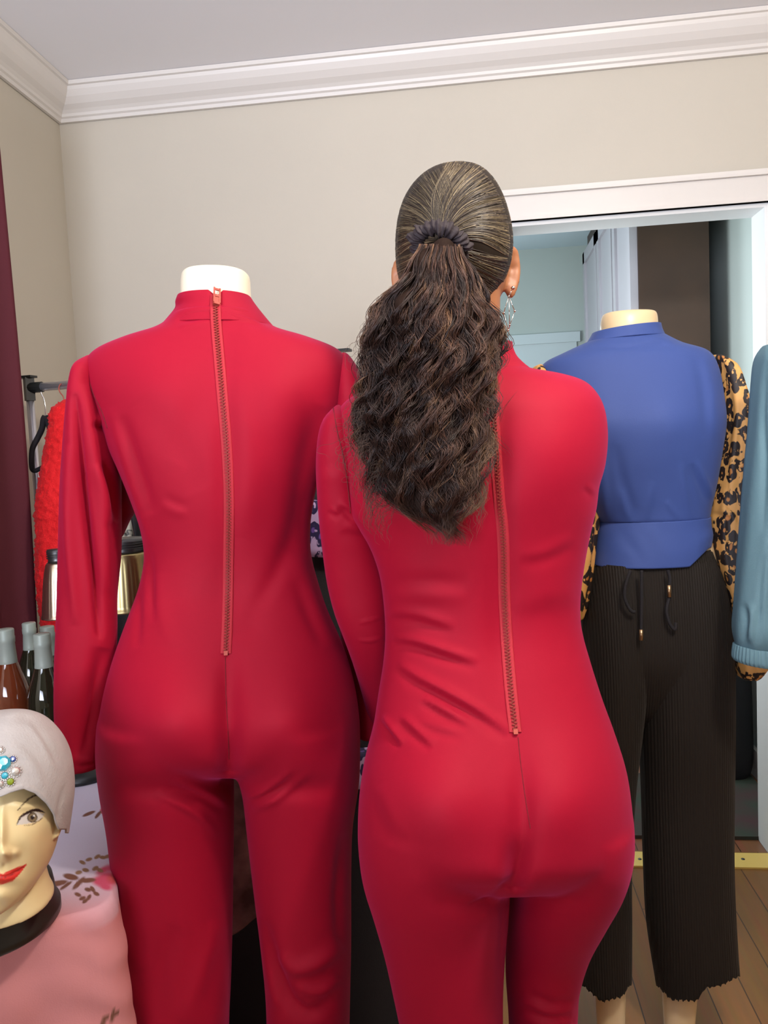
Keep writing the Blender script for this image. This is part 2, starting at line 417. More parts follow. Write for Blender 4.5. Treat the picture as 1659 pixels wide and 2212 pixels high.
# kitchen beyond the doorway
cx0 = Pplane(1369, 600, 1, W+.85)[0]
KC0 = Pplane(1533, 620, 1, W+.85)[0]; KX = KC0+.085; KY = 5.0
KC = CZ
struct('floor_kitchen', MB().box((-1.2, W+.03, -.05), (KX, KY, 0.0)), MAT['kfloor'])
struct('ceiling_kitchen', MB().box((-1.2, W+T, KC), (KX+.1, KY+.1, KC+.05)), MAT['kceil'])
struct('wall_kitchen_back', MB().box((-1.2, KY, 0), (KX+.1, KY+.1, KC)), MAT['kwall'])
struct('wall_kitchen_right', MB().box((KX, W+T, 0), (KX+.1, KY, KC)), MAT['kwall'])
struct('wall_kitchen_left', MB().box((-1.3, W+T, 0), (-1.2, KY, KC)), MAT['kwall'])
struct('baseboard_kitchen', MB().box((KX-.015, W+T, 0), (KX, KY, .11)), MAT['trim'])
zt_ = Pplane(1190, 735, 1, KY)[2]
struct('trim_6', MB().box((-.6, KY-.03, zt_-.02), (cx0, KY, zt_+.04)).box((-.5, KY-.015, 0), (cx0-.02, KY, zt_-.02)), mat('pale_panel', (.62, .70, .72), .6))
# tall wall cabinets, doors seen edge-on
cx0 = Pplane(1369, 600, 1, W+.85)[0]; cy0 = W+.85
def cabinet(y0, y1, label):
    c = empty('wall_cabinet', ((cx0+KC0)/2, y0, 1.4), label, 'cabinet', 'kitchen wall cabinets')
    MB().box((cx0+.02, y0, 1.4), (KC0, y1, 2.50)).build('cabinet_body', MAT['cab'], c, smooth=False)
    d = MB(); a, b = y0+.012, y1-.012; 
    d.box((cx0, a, 1.42), (cx0+.019, b, 2.40))
    for lo, hi in (((a, 1.42), (a+.06, 2.40)), ((b-.06, 1.42), (b, 2.40)), ((a, 2.34), (b, 2.40)), ((a, 1.42), (b, 1.48))):
        d.box((cx0-.012, lo[0], lo[1]), (cx0, hi[0], hi[1]))
    d.build('cabinet_door', MAT['cabw'], c, smooth=False)
    return c
cabinet(cy0, cy0+.42, 'brown wall cabinet nearest the doorway, its wide dark side panel facing out')
cabinet(cy0+.422, cy0+.86, 'second wall cabinet behind the brown side panel, pale door edge-on')
cabinet(cy0+.862, cy0+1.36, 'farthest wall cabinet with pale door, against the kitchen back wall')
a, b = Pz(1390, 1812, .0), Pz(1600, 1700, 0)
MB().box((.3, a[1], .0), (Pz(1659, 1806, 0)[0]+.1, b[1]+.1, .012)).build('floor_mat', MAT['mat'], smooth=False)
tag(bpy.data.objects['floor_mat'], 'dark green patterned mat on the kitchen floor behind the threshold', 'mat')

# ------------------------------------------------------------------ curtain on the left wall
ce = P(24, 960, 2.0)
t_ = ( (XL+.07) - CAM[0])/ray(24, 960)[0]; ce = CAM+ray(24, 960)*t_
cur = empty('curtain', (XL+.05, ce[1]-.4, 0), 'dark burgundy curtain at the left edge behind the wine bottles', 'curtain')
ys = np.linspace(ce[1]-1.2, ce[1], 160); zs = np.linspace(.03, 2.25, 24)
G = [[(XL+.07+.030*math.sin(y*42)+.012*math.sin(y*19+z*.6), y+.012*math.sin(z*3+y*5), z) for y in ys] for z in zs]
G = np.array(G); mbc = MB().grid(G, False); o = mbc.build('drape', MAT['curtain'], cur)
so = o.modifiers.new('s', 'SOLIDIFY'); so.thickness = .003
MB().tube([(XL+.07, ce[1]-1.25, 2.27), (XL+.07, ce[1]+.05, 2.27)], .012).build('rod', MAT['chrome'], cur)

# ------------------------------------------------------------------ clothes rack and what hangs on it
rk_l = P(63, 838, 2.16); rk_r = P(722, 776, 1.92)
rk_r[2] = rk_l[2]
foot_l = rk_l.copy(); foot_l[2] = .02; foot_r = rk_r.copy(); foot_r[2] = .02
rack = empty('clothes_rack', (*((foot_l+foot_r)/2)[:2], 0), 'chrome clothes rack with black joints behind the mannequin on the left', 'clothes rack')
for a, b in ((rk_l, foot_l), (rk_r, foot_r)):
    MB().tube([a, b], .0105, 20).build('post', MAT['chrome'], rack)
    u = np.array([0, 0, 1]); dirx = (rk_r-rk_l); dirx /= np.linalg.norm(dirx); s_ = 1 if a is rk_l else -1; side = np.cross(dirx, u)
    MB().tube([a-u*.035, a+u*.028], .0165, 4).tube([a, a+dirx*s_*.042], .0145, 12).obox(a+u*.030-dirx*.012*s_, dirx*.03, side*.014, u*.003).build('joint', MAT['blackplastic'], rack, smooth=False)
    MB().tube([b-side*.22, b+side*.22], .0105, 12).build('foot', MAT['chrome'], rack)
MB().tube([rk_l, rk_r], .0115, 20).build('rail', MAT['chrome'], rack)
MB().tube([foot_l+[0, 0, .15], foot_r+[0, 0, .15]], .008, 12).build('lower_rail', MAT['chrome'], rack)

def hook_pts(top, R=.018, n=18, tail=.03):
    side = np.cross(dirx, [0, 0, 1]); pts = []
    for i in range(n+1):
        a = -.25*math.pi+1.5*math.pi*i/n
        pts.append(top+side*(R*math.cos(a))+np.array([0, 0, R*math.sin(a)-R]))
    pts = pts[::-1] if pts[0][2] < pts[-1][2] else pts
    return pts
def rail_at(px):
    t = [i/400 for i in range(401)]
    Q = [rk_l+(rk_r-rk_l)*k for k in t]; X = [proj(q[None])[0][0] for q in Q]
    return Q[int(np.argmin(np.abs(np.array(X)-px)))]
# empty black hanger
q = rail_at(93); d0 = proj(q[None])[2][0]
hg = empty('clothes_hanger', q-np.array([0, 0, .2]), 'empty black velvet hanger hanging next to the left rack post', 'hanger')
dh = d0-.0
arc = [(90, 852), (87, 845), (88, 836), (93, 830), (99, 831), (102, 836)]
hp = [P(x, y, dh) for x, y in [(98, 902), (98, 880), (95, 862), (90, 852), (88, 842), (90, 833), (96, 829), (102, 832)]]
MB().tube(crom(hp, 30), .0016, 8).build('hook', MAT['silver'], hg)
b1 = crom([P(x, y, dh) for x, y in [(98, 900), (101, 906), (107, 925), (112, 940), (125, 960)]], 20)
b2 = crom([P(x, y, dh) for x, y in [(98, 900), (94, 907), (91, 925), (82, 945), (73, 962), (69, 975), (68, 1000), (70, 1014), (76, 1017), (85, 1013), (100, 1006), (125, 1000)]], 50)
MB().tube(b1, np.linspace(.0085, .006, 20), 10).tube(b2, np.linspace(.0085, .0055, 50), 10).build('hanger_frame', MAT['black'], hg)
# red fluffy jacket
rj = empty('jacket', P(150, 1440, 2.12), 'bright red fluffy jacket hanging on the chrome rack', 'jacket')
m_ = loft([(132, 868, 150, 862, 2.12, .02), (112, 892, 170, 880, 2.12, .05), (112, 915, 185, 900, 2.12, .06), (108, 950, 215, 935, 2.12, .08), (98, 1010, 225, 1000, 2.12, .09), (88, 1080, 225, 1080, 2.12, .10), (87, 1160, 225, 1160, 2.12, .10), (88, 1250, 225, 1250, 2.12, .10), (94, 1320, 225, 1320, 2.12, .09), (108, 1400, 220, 1400, 2.12, .07), (120, 1442, 215, 1442, 2.12, .05)])
e = organic('jacket_body', m_, .006, 2)
V = getV(e); N_ = getN(e); nz = np.sin(V@np.array([91, 47, 120.]))*np.sin(V@np.array([40, 113, 75.])) 
V += N_*(nz*.0012+rng.normal(0, .0022, len(V)))[:, None]; setV(e, V)
link('jacket_body', e, MAT['fur'], rj)
hp = [P(x, y, 2.12) for x, y in [(140, 868), (136, 856), (130, 848), (127, 840), (129, 832), (134, 829), (139, 832)]]
MB().tube(crom(hp, 26), .0016, 8).build('hook', MAT['brass_red'], rj)

def hang(name, rows, m, label, cat, wobn=9, amp=.05, voxel=None):
    base = P((rows[-1][0]+rows[-1][2])/2, rows[-1][1], rows[-1][4])
    g = empty(name, base, label, cat)
    f = lambda t, th: 1+amp*t*np.cos(wobn*th+t*2)
    loft(rows, 40, 72, wob=f).build('garment_body', m, g)
    return g
hang('white_blouse', [(266, 1000, 290, 1000, 2.05, .02), (262, 1060, 293, 1060, 2.05, .03), (252, 1110, 296, 1110, 2.05, .035), (248, 1200, 298, 1200, 2.05, .035)], None, 'cream blouse with black scroll pattern, a sliver beside the sleeve', 'blouse')
o = [c for c in bpy.data.objects if c.parent and c.parent.name == 'white_blouse'][0]
mw = bpy.data.materials.new('scroll_print'); mw.use_nodes = True; nt = mw.node_tree; N = nt.nodes; L = nt.links
tc = N.new('ShaderNodeTexCoord'); n = N.new('ShaderNodeTexNoise'); n.inputs['Scale'].default_value = 22; L.new(tc.outputs['Object'], n.inputs['Vector'])
r = N.new('ShaderNodeValToRGB'); e_ = r.color_ramp.elements; e_[0].color = (.62, .56, .42, 1); e_[0].position = .47; e_[1].color = (.62, .56, .42, 1); e_[1].position = .53
qq = e_.new(.50); qq.color = (.01, .01, .01, 1); L.new(n.outputs['Fac'], r.inputs['Fac']); L.new(r.outputs['Color'], N['Principled BSDF'].inputs['Base Color'])
o.data.materials.append(mw)
hang('black_jacket', [(286, 1000, 310, 1000, 2.0, .03), (286, 1100, 306, 1100, 2.0, .04), (293, 1180, 312, 1180, 2.0, .04), (240, 1300, 330, 1300, 2.0, .05), (236, 1500, 330, 1500, 2.0, .05), (236, 1700, 330, 1700, 2.0, .05)], MAT['black'], 'black jacket on the rack, seen between the sleeve and the waist', 'jacket')
hang('pink_top', [(312, 1090, 345, 1090, 1.95, .02), (308, 1130, 345, 1130, 1.95, .03), (312, 1200, 345, 1200, 1.95, .03), (316, 1230, 345, 1230, 1.95, .02)], mat('pink_sequins', (.55, .22, .20), .4, bump=1, bscale=120, var=.6, vscale=90), 'dusty pink sequinned top, a thin strip beside the waist', 'top')
dr = hang('black_dress', [(600, 1000, 800, 1000, 1.72, .03), (560, 1080, 830, 1080, 1.72, .05), (540, 1300, 850, 1300, 1.72, .06), (500, 1700, 870, 1700, 1.72, .07), (470, 2212, 890, 2212, 1.72, .08), (460, 2420, 900, 2420, 1.72, .08)], MAT['black'], 'long black dress with lavender leopard bands hanging between the two red suits', 'dress', 7, .03)
for y0_, y1_ in ((1078, 1195), (1600, 1674)):
    loft([(640, y0_, 842, y0_, 1.70, .075), (640, y1_, 850, y1_, 1.70, .075)], 6, 64).build('leopard_band', MAT['leolav'], dr)
fl = hang('floral_skirt', [(480, 1620, 560, 1620, 1.45, .02), (478, 1700, 575, 1700, 1.45, .03), (474, 1900, 590, 1850, 1.45, .03), (470, 2030, 590, 1940, 1.45, .03)], MAT['floral'], 'dusty pink floral cloth hanging behind the gap between the mannequin legs', 'cloth', 9, .06)

# ------------------------------------------------------------------ table with floral cloth
ZT = .75
C0 = Pz(250, 1958, ZT); rad = C0-CAM; rad[2] = 0; rad /= np.linalg.norm(rad)
an = math.radians(-1.0); sd = np.array([rad[0]*math.cos(an)-rad[1]*math.sin(an), rad[0]*math.sin(an)+rad[1]*math.cos(an), 0])
fd = np.array([-sd[1], sd[0], 0])            # towards the left
TL, TW = .68, .50
tb = empty('table', C0-np.array([0, 0, ZT])+fd*TW/2+sd*TL/2, 'small table hidden under the pink and white floral tablecloth', 'table')
def tp(u, v, z): p = C0+fd*u+sd*v; return np.array([p[0], p[1], z])
MB().obox(tp(TW/2, TL/2, ZT-.02), fd*(TW/2-.01), sd*(TL/2-.01), [0, 0, .012]).build('tabletop', MAT['wood_table'], tb, smooth=False)
for u, v in ((.05, .05), (TW-.05, .05), (.05, TL-.05), (TW-.05, TL-.05)):
    MB().tube([tp(u, v, 0), tp(u, v, ZT-.03)], .02, 12).build('leg', MAT['wood_table'], tb)
# cloth: top sheet and drape in one grid that runs centre -> rim -> hem
def outline(n):
    r = .035; pts = []
    cs = [((r, r), math.pi, 1.5*math.pi), ((TW-r, r), 1.5*math.pi, 2*math.pi), ((TW-r, TL-r), 0, .5*math.pi), ((r, TL-r), .5*math.pi, math.pi)]
    poly = []
    for (cx, cy), a0, a1 in cs:
        for i in range(9):
            a = a0+(a1-a0)*i/8; poly.append((cx+r*math.cos(a), cy+r*math.sin(a)))
    poly.append(poly[0]); poly = np.array(poly); s = np.r_[0, np.cumsum(np.hypot(*np.diff(poly, axis=0).T))]
    q = np.linspace(0, s[-1], n, endpoint=False)
    return np.c_[np.interp(q, s, poly[:, 0]), np.interp(q, s, poly[:, 1])], s[-1], q
NO = 1500; O, per, qs = outline(NO); cen = np.array([TW/2, TL/2]); G = []
nrm = np.roll(O, -1, 0)-np.roll(O, 1, 0); nrm = np.c_[nrm[:, 1], -nrm[:, 0]]; nrm /= np.linalg.norm(nrm, axis=1)[:, None]
for t in np.linspace(.02, 1, 170):
    xy = cen+(O-cen)*t
    G.append([tp(a, b, ZT-.006*max(0, t-.985)/.015+.0008*math.sin(a*60+b*23)*math.sin(b*41)) for a, b in xy])
for t in np.linspace(0, 1, 90)[1:]:
    dz = t*.55
    fold = (np.sin(qs*2*math.pi/.17+1.0)*.6+np.sin(qs*2*math.pi/.071+t*2)*.4)
    off = .002+.005*min(1, t*8)+t*.004+fold*.008*min(1, t*2.2)
    xy = O+nrm*off[:, None]
    G.append([tp(a, b, ZT-.007-dz) for a, b in xy])
mbt = MB().grid(np.array(G), True, False); mbt.F.append(tuple(range(NO)))
met = mesh('tablecloth', mbt.V, mbt.F)
bm = bmesh.new(); bm.from_mesh(met); bmesh.ops.recalc_face_normals(bm, faces=bm.faces); bm.to_mesh(met); bm.free()
# printed flowers, laid out on the cloth
V = getV(met); x, y, d = proj(V)
x = np.where(d > 0, x, -9999)
nzv = np.sin(V@np.array([31, 17, 23.]))*.5+np.sin(V@np.array([13, 41, 29.])+1)*.5
white = np.array(srgb(212, 204, 222)); pink = np.array(srgb(212, 138, 138))
rel = V-C0; uu = rel@fd; vv = rel@sd
k = np.clip((.13-vv)/.14+nzv*.15, 0, 1)[:, None]; k = np.where(V[:, 2:3] < ZT-.02, 1.0, k)
Cc = white*(1-k)+pink*k
def ell(cx, cy, a, b, rot, col, soft=.25):
    global Cc
    q = math.radians(rot); u = (x-cx)*math.cos(q)+(y-cy)*math.sin(q); v = -(x-cx)*math.sin(q)+(y-cy)*math.cos(q)
    f = np.sqrt((u/a)**2+(v/b)**2); m = np.clip((1-f)/soft, 0, 1)*(np.abs(u) < a*1.05)
    Cc = Cc*(1-m[:, None])+np.array(col)*m[:, None]
brown = srgb(122, 78, 60); rose = srgb(206, 80, 108); rose2 = srgb(190, 75, 78); br2 = srgb(150, 112, 80)
for cx, cy, a, b, r_ in [(236, 1900, 34, 22, -8), (226, 1894, 24, 12, -20), (244, 1874, 26, 12, -12), (213, 1904, 20, 12, 10), (228, 1915, 20, 10, 20), (222, 1880, 22, 9, -30)]: ell(cx, cy, a, b, r_, rose, .6)
ell(248, 1898, 22, 14, 0, rose2, .5)
for cx, cy, a, b, r_ in [(124, 1908, 27, 7, -12), (153, 1894, 20, 7.5, 12), (142, 1913, 19, 4.5, -35), (170, 1908, 22, 6, -45), (190, 1902, 20, 6, -5)]: ell(cx, cy, a, b, r_, brown, .3)
for cx, cy, r_ in [(178, 1863, 30), (192, 1856, -20), (210, 1850, -35), (222, 1852, 10), (185, 1880, 10), (206, 1876, -30), (216, 1880, 20), (170, 1885, -10), (232, 1850, -20), (168, 1932, 20), (190, 1921, 10), (208, 1930, 30), (178, 1940, -25), (192, 1938, -60), (200, 1920, 50), (184, 1946, -40)]:
    ell(cx, cy, 9, 5, r_, br2 if cy < 1900 else brown, .3)
for cx, cy, a, b, r_, c_ in [(230, 1745, 14, 12, 0, rose), (224, 1752, 10, 8, 0, rose), (192, 1758, 17, 4, -22, brown), (212, 1760, 12, 4, -50, brown), (226, 1734, 10, 3, -20, brown), (243, 2195, 4, 18, 10, brown), (252, 2190, 4, 14, 25, brown), (226, 2205, 6, 16, 40, brown), (160, 2230, 22, 8, 20, rose2), (60, 2200, 0.1, .1, 0, rose)]: ell(cx, cy, a, b, r_, c_)
# the same sprigs repeat over the unseen part of the cloth
setcol(met, Cc)
N_ = getN(met); wr = np.sin(V@np.array([52, 21, 38.]))*np.sin(V@np.array([-19, 63, 27.])+1)+.6*np.sin(V@np.array([80, -60, 95.])+2*np.sin(V@np.array([20, 30, 11.])))
setV(met, V+N_*(wr*.0011*np.where(V[:, 2] < ZT-.03, 1.6, .5))[:, None])
tc_ = link('tablecloth', met, MAT['cloth']); tag(tc_, 'white and pink tablecloth with brown leaves and rose flowers under the bottles', 'tablecloth')

# ------------------------------------------------------------------ bottles
def bottle(px, ytop, d, glass, label):
    top = P(px, ytop, d); H = top[2]-ZT; s = H/.30
    b = empty('wine_bottle', (top[0], top[1], ZT), label, 'bottle', 'wine bottles on the floral tablecloth')
    c = (top[0], top[1], ZT+.001)
    pr = [(.030, 0), (.036, .004), (.0375, .02), (.0375, .16), (.036, .178), (.031, .196), (.024, .215), (.0175, .235), (.0150, .255), (.0140, .292)]
    MB().lathe(c, [(r*s, z*s) for r, z in pr], 40).build('glass', glass, b)
    cp = [(.0152, .215), (.0158, .24), (.0155, .272), (.0165, .274), (.0168, .284), (.0160, .2855), (.0162, .298), (.0150, .300), (.004, .3003)]
    cp = [(max(r, 0.0152+(.262-z)*.10 if z < .262 else r)*s, z*s) for r, z in cp]
    MB().lathe(c, cp, 36).build('foil_capsule', MAT['capsule'], b)
bottle(11, 1360, 1.44, MAT['rose'], 'amber rose wine bottle with grey foil top at the far left edge')
bottle(62, 1346, 1.64, MAT['greenglass'], 'dark wine bottle standing highest, behind the amber one')
bottle(101, 1354, 1.56, MAT['greenglass'], 'dark wine bottle mostly hidden behind the green one beside the sleeve')
bottle(90, 1370, 1.42, MAT['greenglass'], 'dark green wine bottle in front, touching the red sleeve')

# ------------------------------------------------------------------ two-headed metal lamp on the table
lb = Pz(182, 1672, ZT); ld = proj(lb[None])[2][0]
lamp = empty('table_lamp', lb, 'metal table lamp with two ribbed bell shades behind the left sleeve', 'lamp')
MB().lathe(lb+[0, 0, .001], [(.060, 0), (.062, .006), (.055, .014), (.012, .020)], 40).build('base', MAT['blackplastic'], lamp)
jn = P(188, 1200, ld)
MB().tube([lb+[0, 0, .015], [lb[0], lb[1], jn[2]]], .006, 12).build('pole', MAT['darkmetal'], lamp)
def shade(px, py, d, Rt, Rb, Hh, m, cap, lbl):
    top = P(px, py, d)
    flut = 28
    pr = [(Rt*.62, 0), (Rt*.66, -.004), (Rt*.60, -.012), (Rt*.58, -.020), (Rt*.62, -.024)]
    G = []; n = 84; th = np.arange(n)/n*2*np.pi
    zz = [-.024, -.028, -.034, -.044, -.06]+list(np.linspace(-.08, -Hh+.006, 8))+[-Hh+.003, -Hh]
    for z_ in zz:
        k = (-z_-.024)/(Hh-.024); r_ = Rt*.66+(Rb-Rt*.66)*(k**.55 if k > 0 else 0)
        if z_ == -Hh+.003 or z_ == -Hh: r_ = Rb*1.03
        rr = r_*(1+.012*np.cos(flut*th)*(0 if k < .1 or k > .97 else 1))
        G.append(top+np.c_[rr*np.cos(th), rr*np.sin(th), np.full(n, z_)])
    o = MB().grid(np.array(G), True, False).build('lamp_shade', m, lamp); so = o.modifiers.new('s', 'SOLIDIFY'); so.thickness = .0015
    k = MB().lathe(top, pr, 40)
    for i in range(4): k.lathe(top+[0, 0, -.004-.004*i], [(Rt*.655, .0008), (Rt*.685, 0), (Rt*.655, -.0008)], 40, cap=False)
    k.build('collar', cap, lamp)
    return top
t1 = shade(124, 1186, ld-.0, .030, .036, .128, MAT['shade'], MAT['darkmetal'], '')
t2 = shade(268, 1163, ld-.06, .058, .050, .128, MAT['shade2'], MAT['darkmetal'], '')
jp = np.array([lb[0], lb[1], jn[2]])
MB().tube(crom([t1+[0, 0, -.008], (t1+jp)/2+[0, 0, -.0], jp], 12), .005, 8).build('arm', MAT['darkmetal'], lamp)
MB().tube(crom([t2+[0, 0, -.012], (t2+jp)/2+[0, 0, -.012], jp], 12), .005, 8).build('arm', MAT['darkmetal'], lamp)

# ------------------------------------------------------------------ mannequin head with beanie
hd = .905
hroot = empty('display_head', Pz(-30, 1998, ZT), 'cream display head with painted eye and red lips on a black collar base', 'mannequin head')
hr = [(-25, 1585, 25, 1585, hd+.01, .02), (-66, 1600, 62, 1600, hd+.012, .045), (-96, 1640, 92, 1640, hd+.012, .062), (-112, 1695, 109, 1695, hd+.006, .074), (-121, 1750, 118, 1750, hd, .083), (-118, 1800, 115, 1800, hd, .080), (-111, 1840, 108, 1840, hd-.002, .076), (-97, 1880, 94, 1880, hd-.006, .070), (-72, 1918, 68, 1918, hd-.014, .058), (-42, 1944, 36, 1944, hd-.022, .040), (-18, 1956, 12, 1956, hd-.028, .02)]
m_ = loft(hr, 60, 96)
nc = Pz(-32, 1998, ZT)
ncd = proj(nc[None])[2][0]
loft([(-95, 1840, 88, 1840, hd+.02, .045), (-92, 1890, 90, 1890, hd+.025, .05), (-104, 1922, 97, 1922, hd+.02, .054), (-122, 1942, 106, 1940, hd+.02, .057), (-128, 1956, 106, 1950, hd+.02, .057)], 30, 64, m_)
# ear
for sx in (1,): MB.tube(m_, crom([P(112, 1770, hd), P(121, 1778, hd+.01), P(122, 1795, hd+.01), P(117, 1806, hd)], 14), np.array([.004, .005, .006, .006, .006, .006, .006, .006, .006, .005, .005, .005, .004, .003]), 8)
me = organic('head', m_, .0014, 8)
sculpt(me, bumps=[(10, 1845, 15, 13, .016), (4, 1800, 9, 42, .009), (34, 1843, 8, 9, .005), (-24, 1843, 8, 9, .005),
                  (67, 1768, 26, 17, -.006), (66, 1770, 22, 11, .0035), (-55, 1768, 26, 17, -.006), (60, 1742, 34, 9, .003), (76, 1830, 26, 26, .003),
                  (5, 1898, 34, 11, .0055), (4, 1935, 24, 16, .006), (0, 1720, 90, 30, .002)],
       strokes=[([(-35, 1897), (-10, 1893), (5, 1894), (20, 1892), (52, 1874)], 2.6, -.0030, 'g'), ([(10, 1862), (10, 1878)], 4, -.0015, 'g')])
V = getV(me); N_ = getN(me); x, y, d = proj(V); front = ((N_*(V-CAM)).sum(1) < 0)
Cc = np.tile(np.array((.80, .64, .33)), (len(V), 1))
def paint(mask, col):
    global Cc
    m = (mask*front)[:, None]; Cc = Cc*(1-m)+np.array(col)*m
def stroke(pl, wpx, col, soft=1.2):
    w_ = np.array(wpx, float); b, s, t = polyd(x, y, crom(pl, 30)); wd = np.interp(t, np.linspace(0, 1, len(w_)), w_)
    paint(np.clip((wd-b)/soft+.5, 0, 1), col)
def poly_fill(top, bot, col, soft=1.0):
    tx = np.array(top); bx = np.array(bot)
    yt = np.interp(x, tx[:, 0], tx[:, 1]); yb = np.interp(x, bx[:, 0], bx[:, 1])
    m = np.clip((y-yt)/soft+.5, 0, 1)*np.clip((yb-y)/soft+.5, 0, 1)*((x > tx[0, 0]) & (x < tx[-1, 0])); paint(m, col)
for sgn in (1, -1):
    fx = (lambda a: a) if sgn == 1 else (lambda a: 8-a)
    def Q(l):
        l = [(fx(a), b) for a, b in l]; return l if sgn == 1 else l[::-1]
    poly_fill(Q([(37, 1780), (45, 1765), (58, 1757), (75, 1753), (88, 1756), (96, 1758)]), Q([(37, 1782), (50, 1781), (62, 1779), (78, 1776), (90, 1767), (96, 1759)]), (.62, .57, .50))
    ix, iy = fx(70), 1766
    r_ = np.hypot(x-ix, y-iy); lid = (y > np.interp(x, sorted([fx(37), fx(45), fx(58), fx(75), fx(96)]), [1780, 1765, 1757, 1753, 1758] if sgn == 1 else [1758, 1753, 1757, 1765, 1780]))
    paint(np.clip(11.5-r_, 0, 1)*lid, (.05, .035, .02)); paint(np.clip(9.5-r_, 0, 1)*lid, (.20, .15, .08)); paint(np.clip(5-r_, 0, 1)*lid, (.01, .01, .01)); paint(np.clip(2.2-np.hypot(x-ix-3, y-iy+4), 0, 1), (.9, .9, .9))
    stroke(Q([(36, 1781), (44, 1766), (58, 1756), (75, 1750), (88, 1752), (97, 1756)]), [1.0, 2, 2.6, 3, 3.4, .6] if sgn == 1 else [.6, 3.4, 3, 2.6, 2, 1], (.025, .012, .01))
    stroke(Q([(52, 1783), (66, 1782), (80, 1776), (92, 1766)]), [.3, .7, .8, .5], (.12, .07, .04))
    stroke(Q([(37, 1752), (50, 1737), (66, 1723), (80, 1717)]), [.5, 1.4, 2.0, 1.6] if sgn == 1 else [1.6, 2, 1.4, .5], (.10, .05, .025))
# lips
poly_fill([(-44, 1877), (-22, 1888), (-5, 1885), (6, 1888), (18, 1881), (36, 1874), (58, 1866)], [(-44, 1879), (-25, 1902), (0, 1911), (12, 1909), (28, 1903), (42, 1889), (58, 1868)], (.62, .035, .025), 1.5)
stroke([(-40, 1879), (-10, 1894), (5, 1895), (20, 1892), (54, 1870)], [.5, 1, 1, 1, .4], (.25, .02, .02))
setcol(me, Cc)
ml = mat('painted_plastic', (.8, .6, .3), .38, attr='Col', coat=.1)
link('head', me, ml, hroot)
b_ = Pz(-32, 1998, ZT)
bb = MB(); 
rad_b = .088
bb.lathe(b_+[0, 0, .001], [(rad_b*.98, 0), (rad_b*1.02, .003), (rad_b*1.02, .012), (rad_b*.97, .016), (rad_b*.95, .034), (rad_b*.93, .046), (rad_b*.88, .051), (rad_b*.60, .052)], 64)
bb.build('collar_base', mat('black_rubber', (.018, .016, .012), .35), hroot)
# beanie: its own thing, its hem swept back over the ear
bn = empty('beanie', P(0, 1640, hd), 'grey jersey beanie with blue and clear rhinestones on the display head', 'hat')
nth = 220; nt_ = 90; th = np.arange(nth)/nth*2*np.pi
hemx = np.array([-150, -128, -100, -50, -25, 0, 22, 50, 75, 100, 118, 126, 150]); hemy = np.array([1785, 1790, 1738, 1708, 1716, 1722, 1712, 1704, 1714, 1736, 1762, 1792, 1792])
rows = crom([(-22, 1545, 40, 1541, .012), (-60, 1556, 66, 1553, .035), (-95, 1582, 92, 1578, .060), (-122, 1620, 116, 1614, .078), (-136, 1660, 131, 1652, .089), (-140, 1700, 138, 1692, .094), (-140, 1745, 140, 1738, .095), (-135, 1790, 134, 1790, .094), (-128, 1830, 128, 1830, .092)], 120)
G = []
for a in th:
    col_ = []
    for (xl, yl, xr, yr, b) in rows:
        A, B = P(xl, yl, hd+.008), P(xr, yr, hd+.008); c = (A+B)/2; ax = (B-A)/2
        e_ = 2.2; col_.append(c+np.sign(math.cos(a))*abs(math.cos(a))**(2/e_)*ax+np.sign(math.sin(a))*abs(math.sin(a))**(2/e_)*FH*b)
    col_ = np.array(col_); X_, Y_, D_ = proj(col_)
    if math.sin(a) < .15:
        lim = np.interp(X_, hemx, hemy)
    else: lim = np.full(len(X_), 1800.)
    k = np.argmax(Y_ > lim) if (Y_ > lim).any() else len(Y_)-1; k = max(k, 2)
    f = (lim[k-1]-Y_[k-1])/(Y_[k]-Y_[k-1]+1e-9); tt = np.linspace(0, k-1+np.clip(f, 0, 1), nt_)
    G.append(np.array([[np.interp(q, range(len(col_)), col_[:, j]) for j in range(3)] for q in tt]))
G = np.array(G).transpose(1, 0, 2)
mm = MB().grid(G, True, False); mm.F.append(tuple(range(nth)))
o = mm.build('knit', MAT['beanie'], bn)
sculpt(o.data, bumps=[(110, 1600, 30, 12, .003, 45), (55, 1553, 20, 10, -.004)], strokes=[([(60, 1560), (90, 1600), (122, 1660)], 6, .0018, 'f'), ([(134, 1700), (126, 1750), (122, 1785)], 5, -.003, 'g'), ([(20, 1600), (70, 1640), (110, 1720)], 10, .0012, 'f'), ([(0, 1715), (25, 1706), (50, 1699), (76, 1709), (101, 1731), (118, 1760)], 4, .0014, 'g')])
so = o.modifiers.new('s', 'SOLIDIFY'); so.thickness = .0022; so.offset = 0
tree = bvh(o.data)
gm = {'teal': mat('gem_teal', (.02, .38, .50), .06, spec=1, coat=1), 'blue': mat('gem_blue', (.02, .09, .35), .06, spec=1, coat=1), 'clear': mat('gem_clear', (.75, .72, .65), .08, metal=.6), 'green': mat('gem_green', (.22, .30, .02), .06, spec=1, coat=1)}
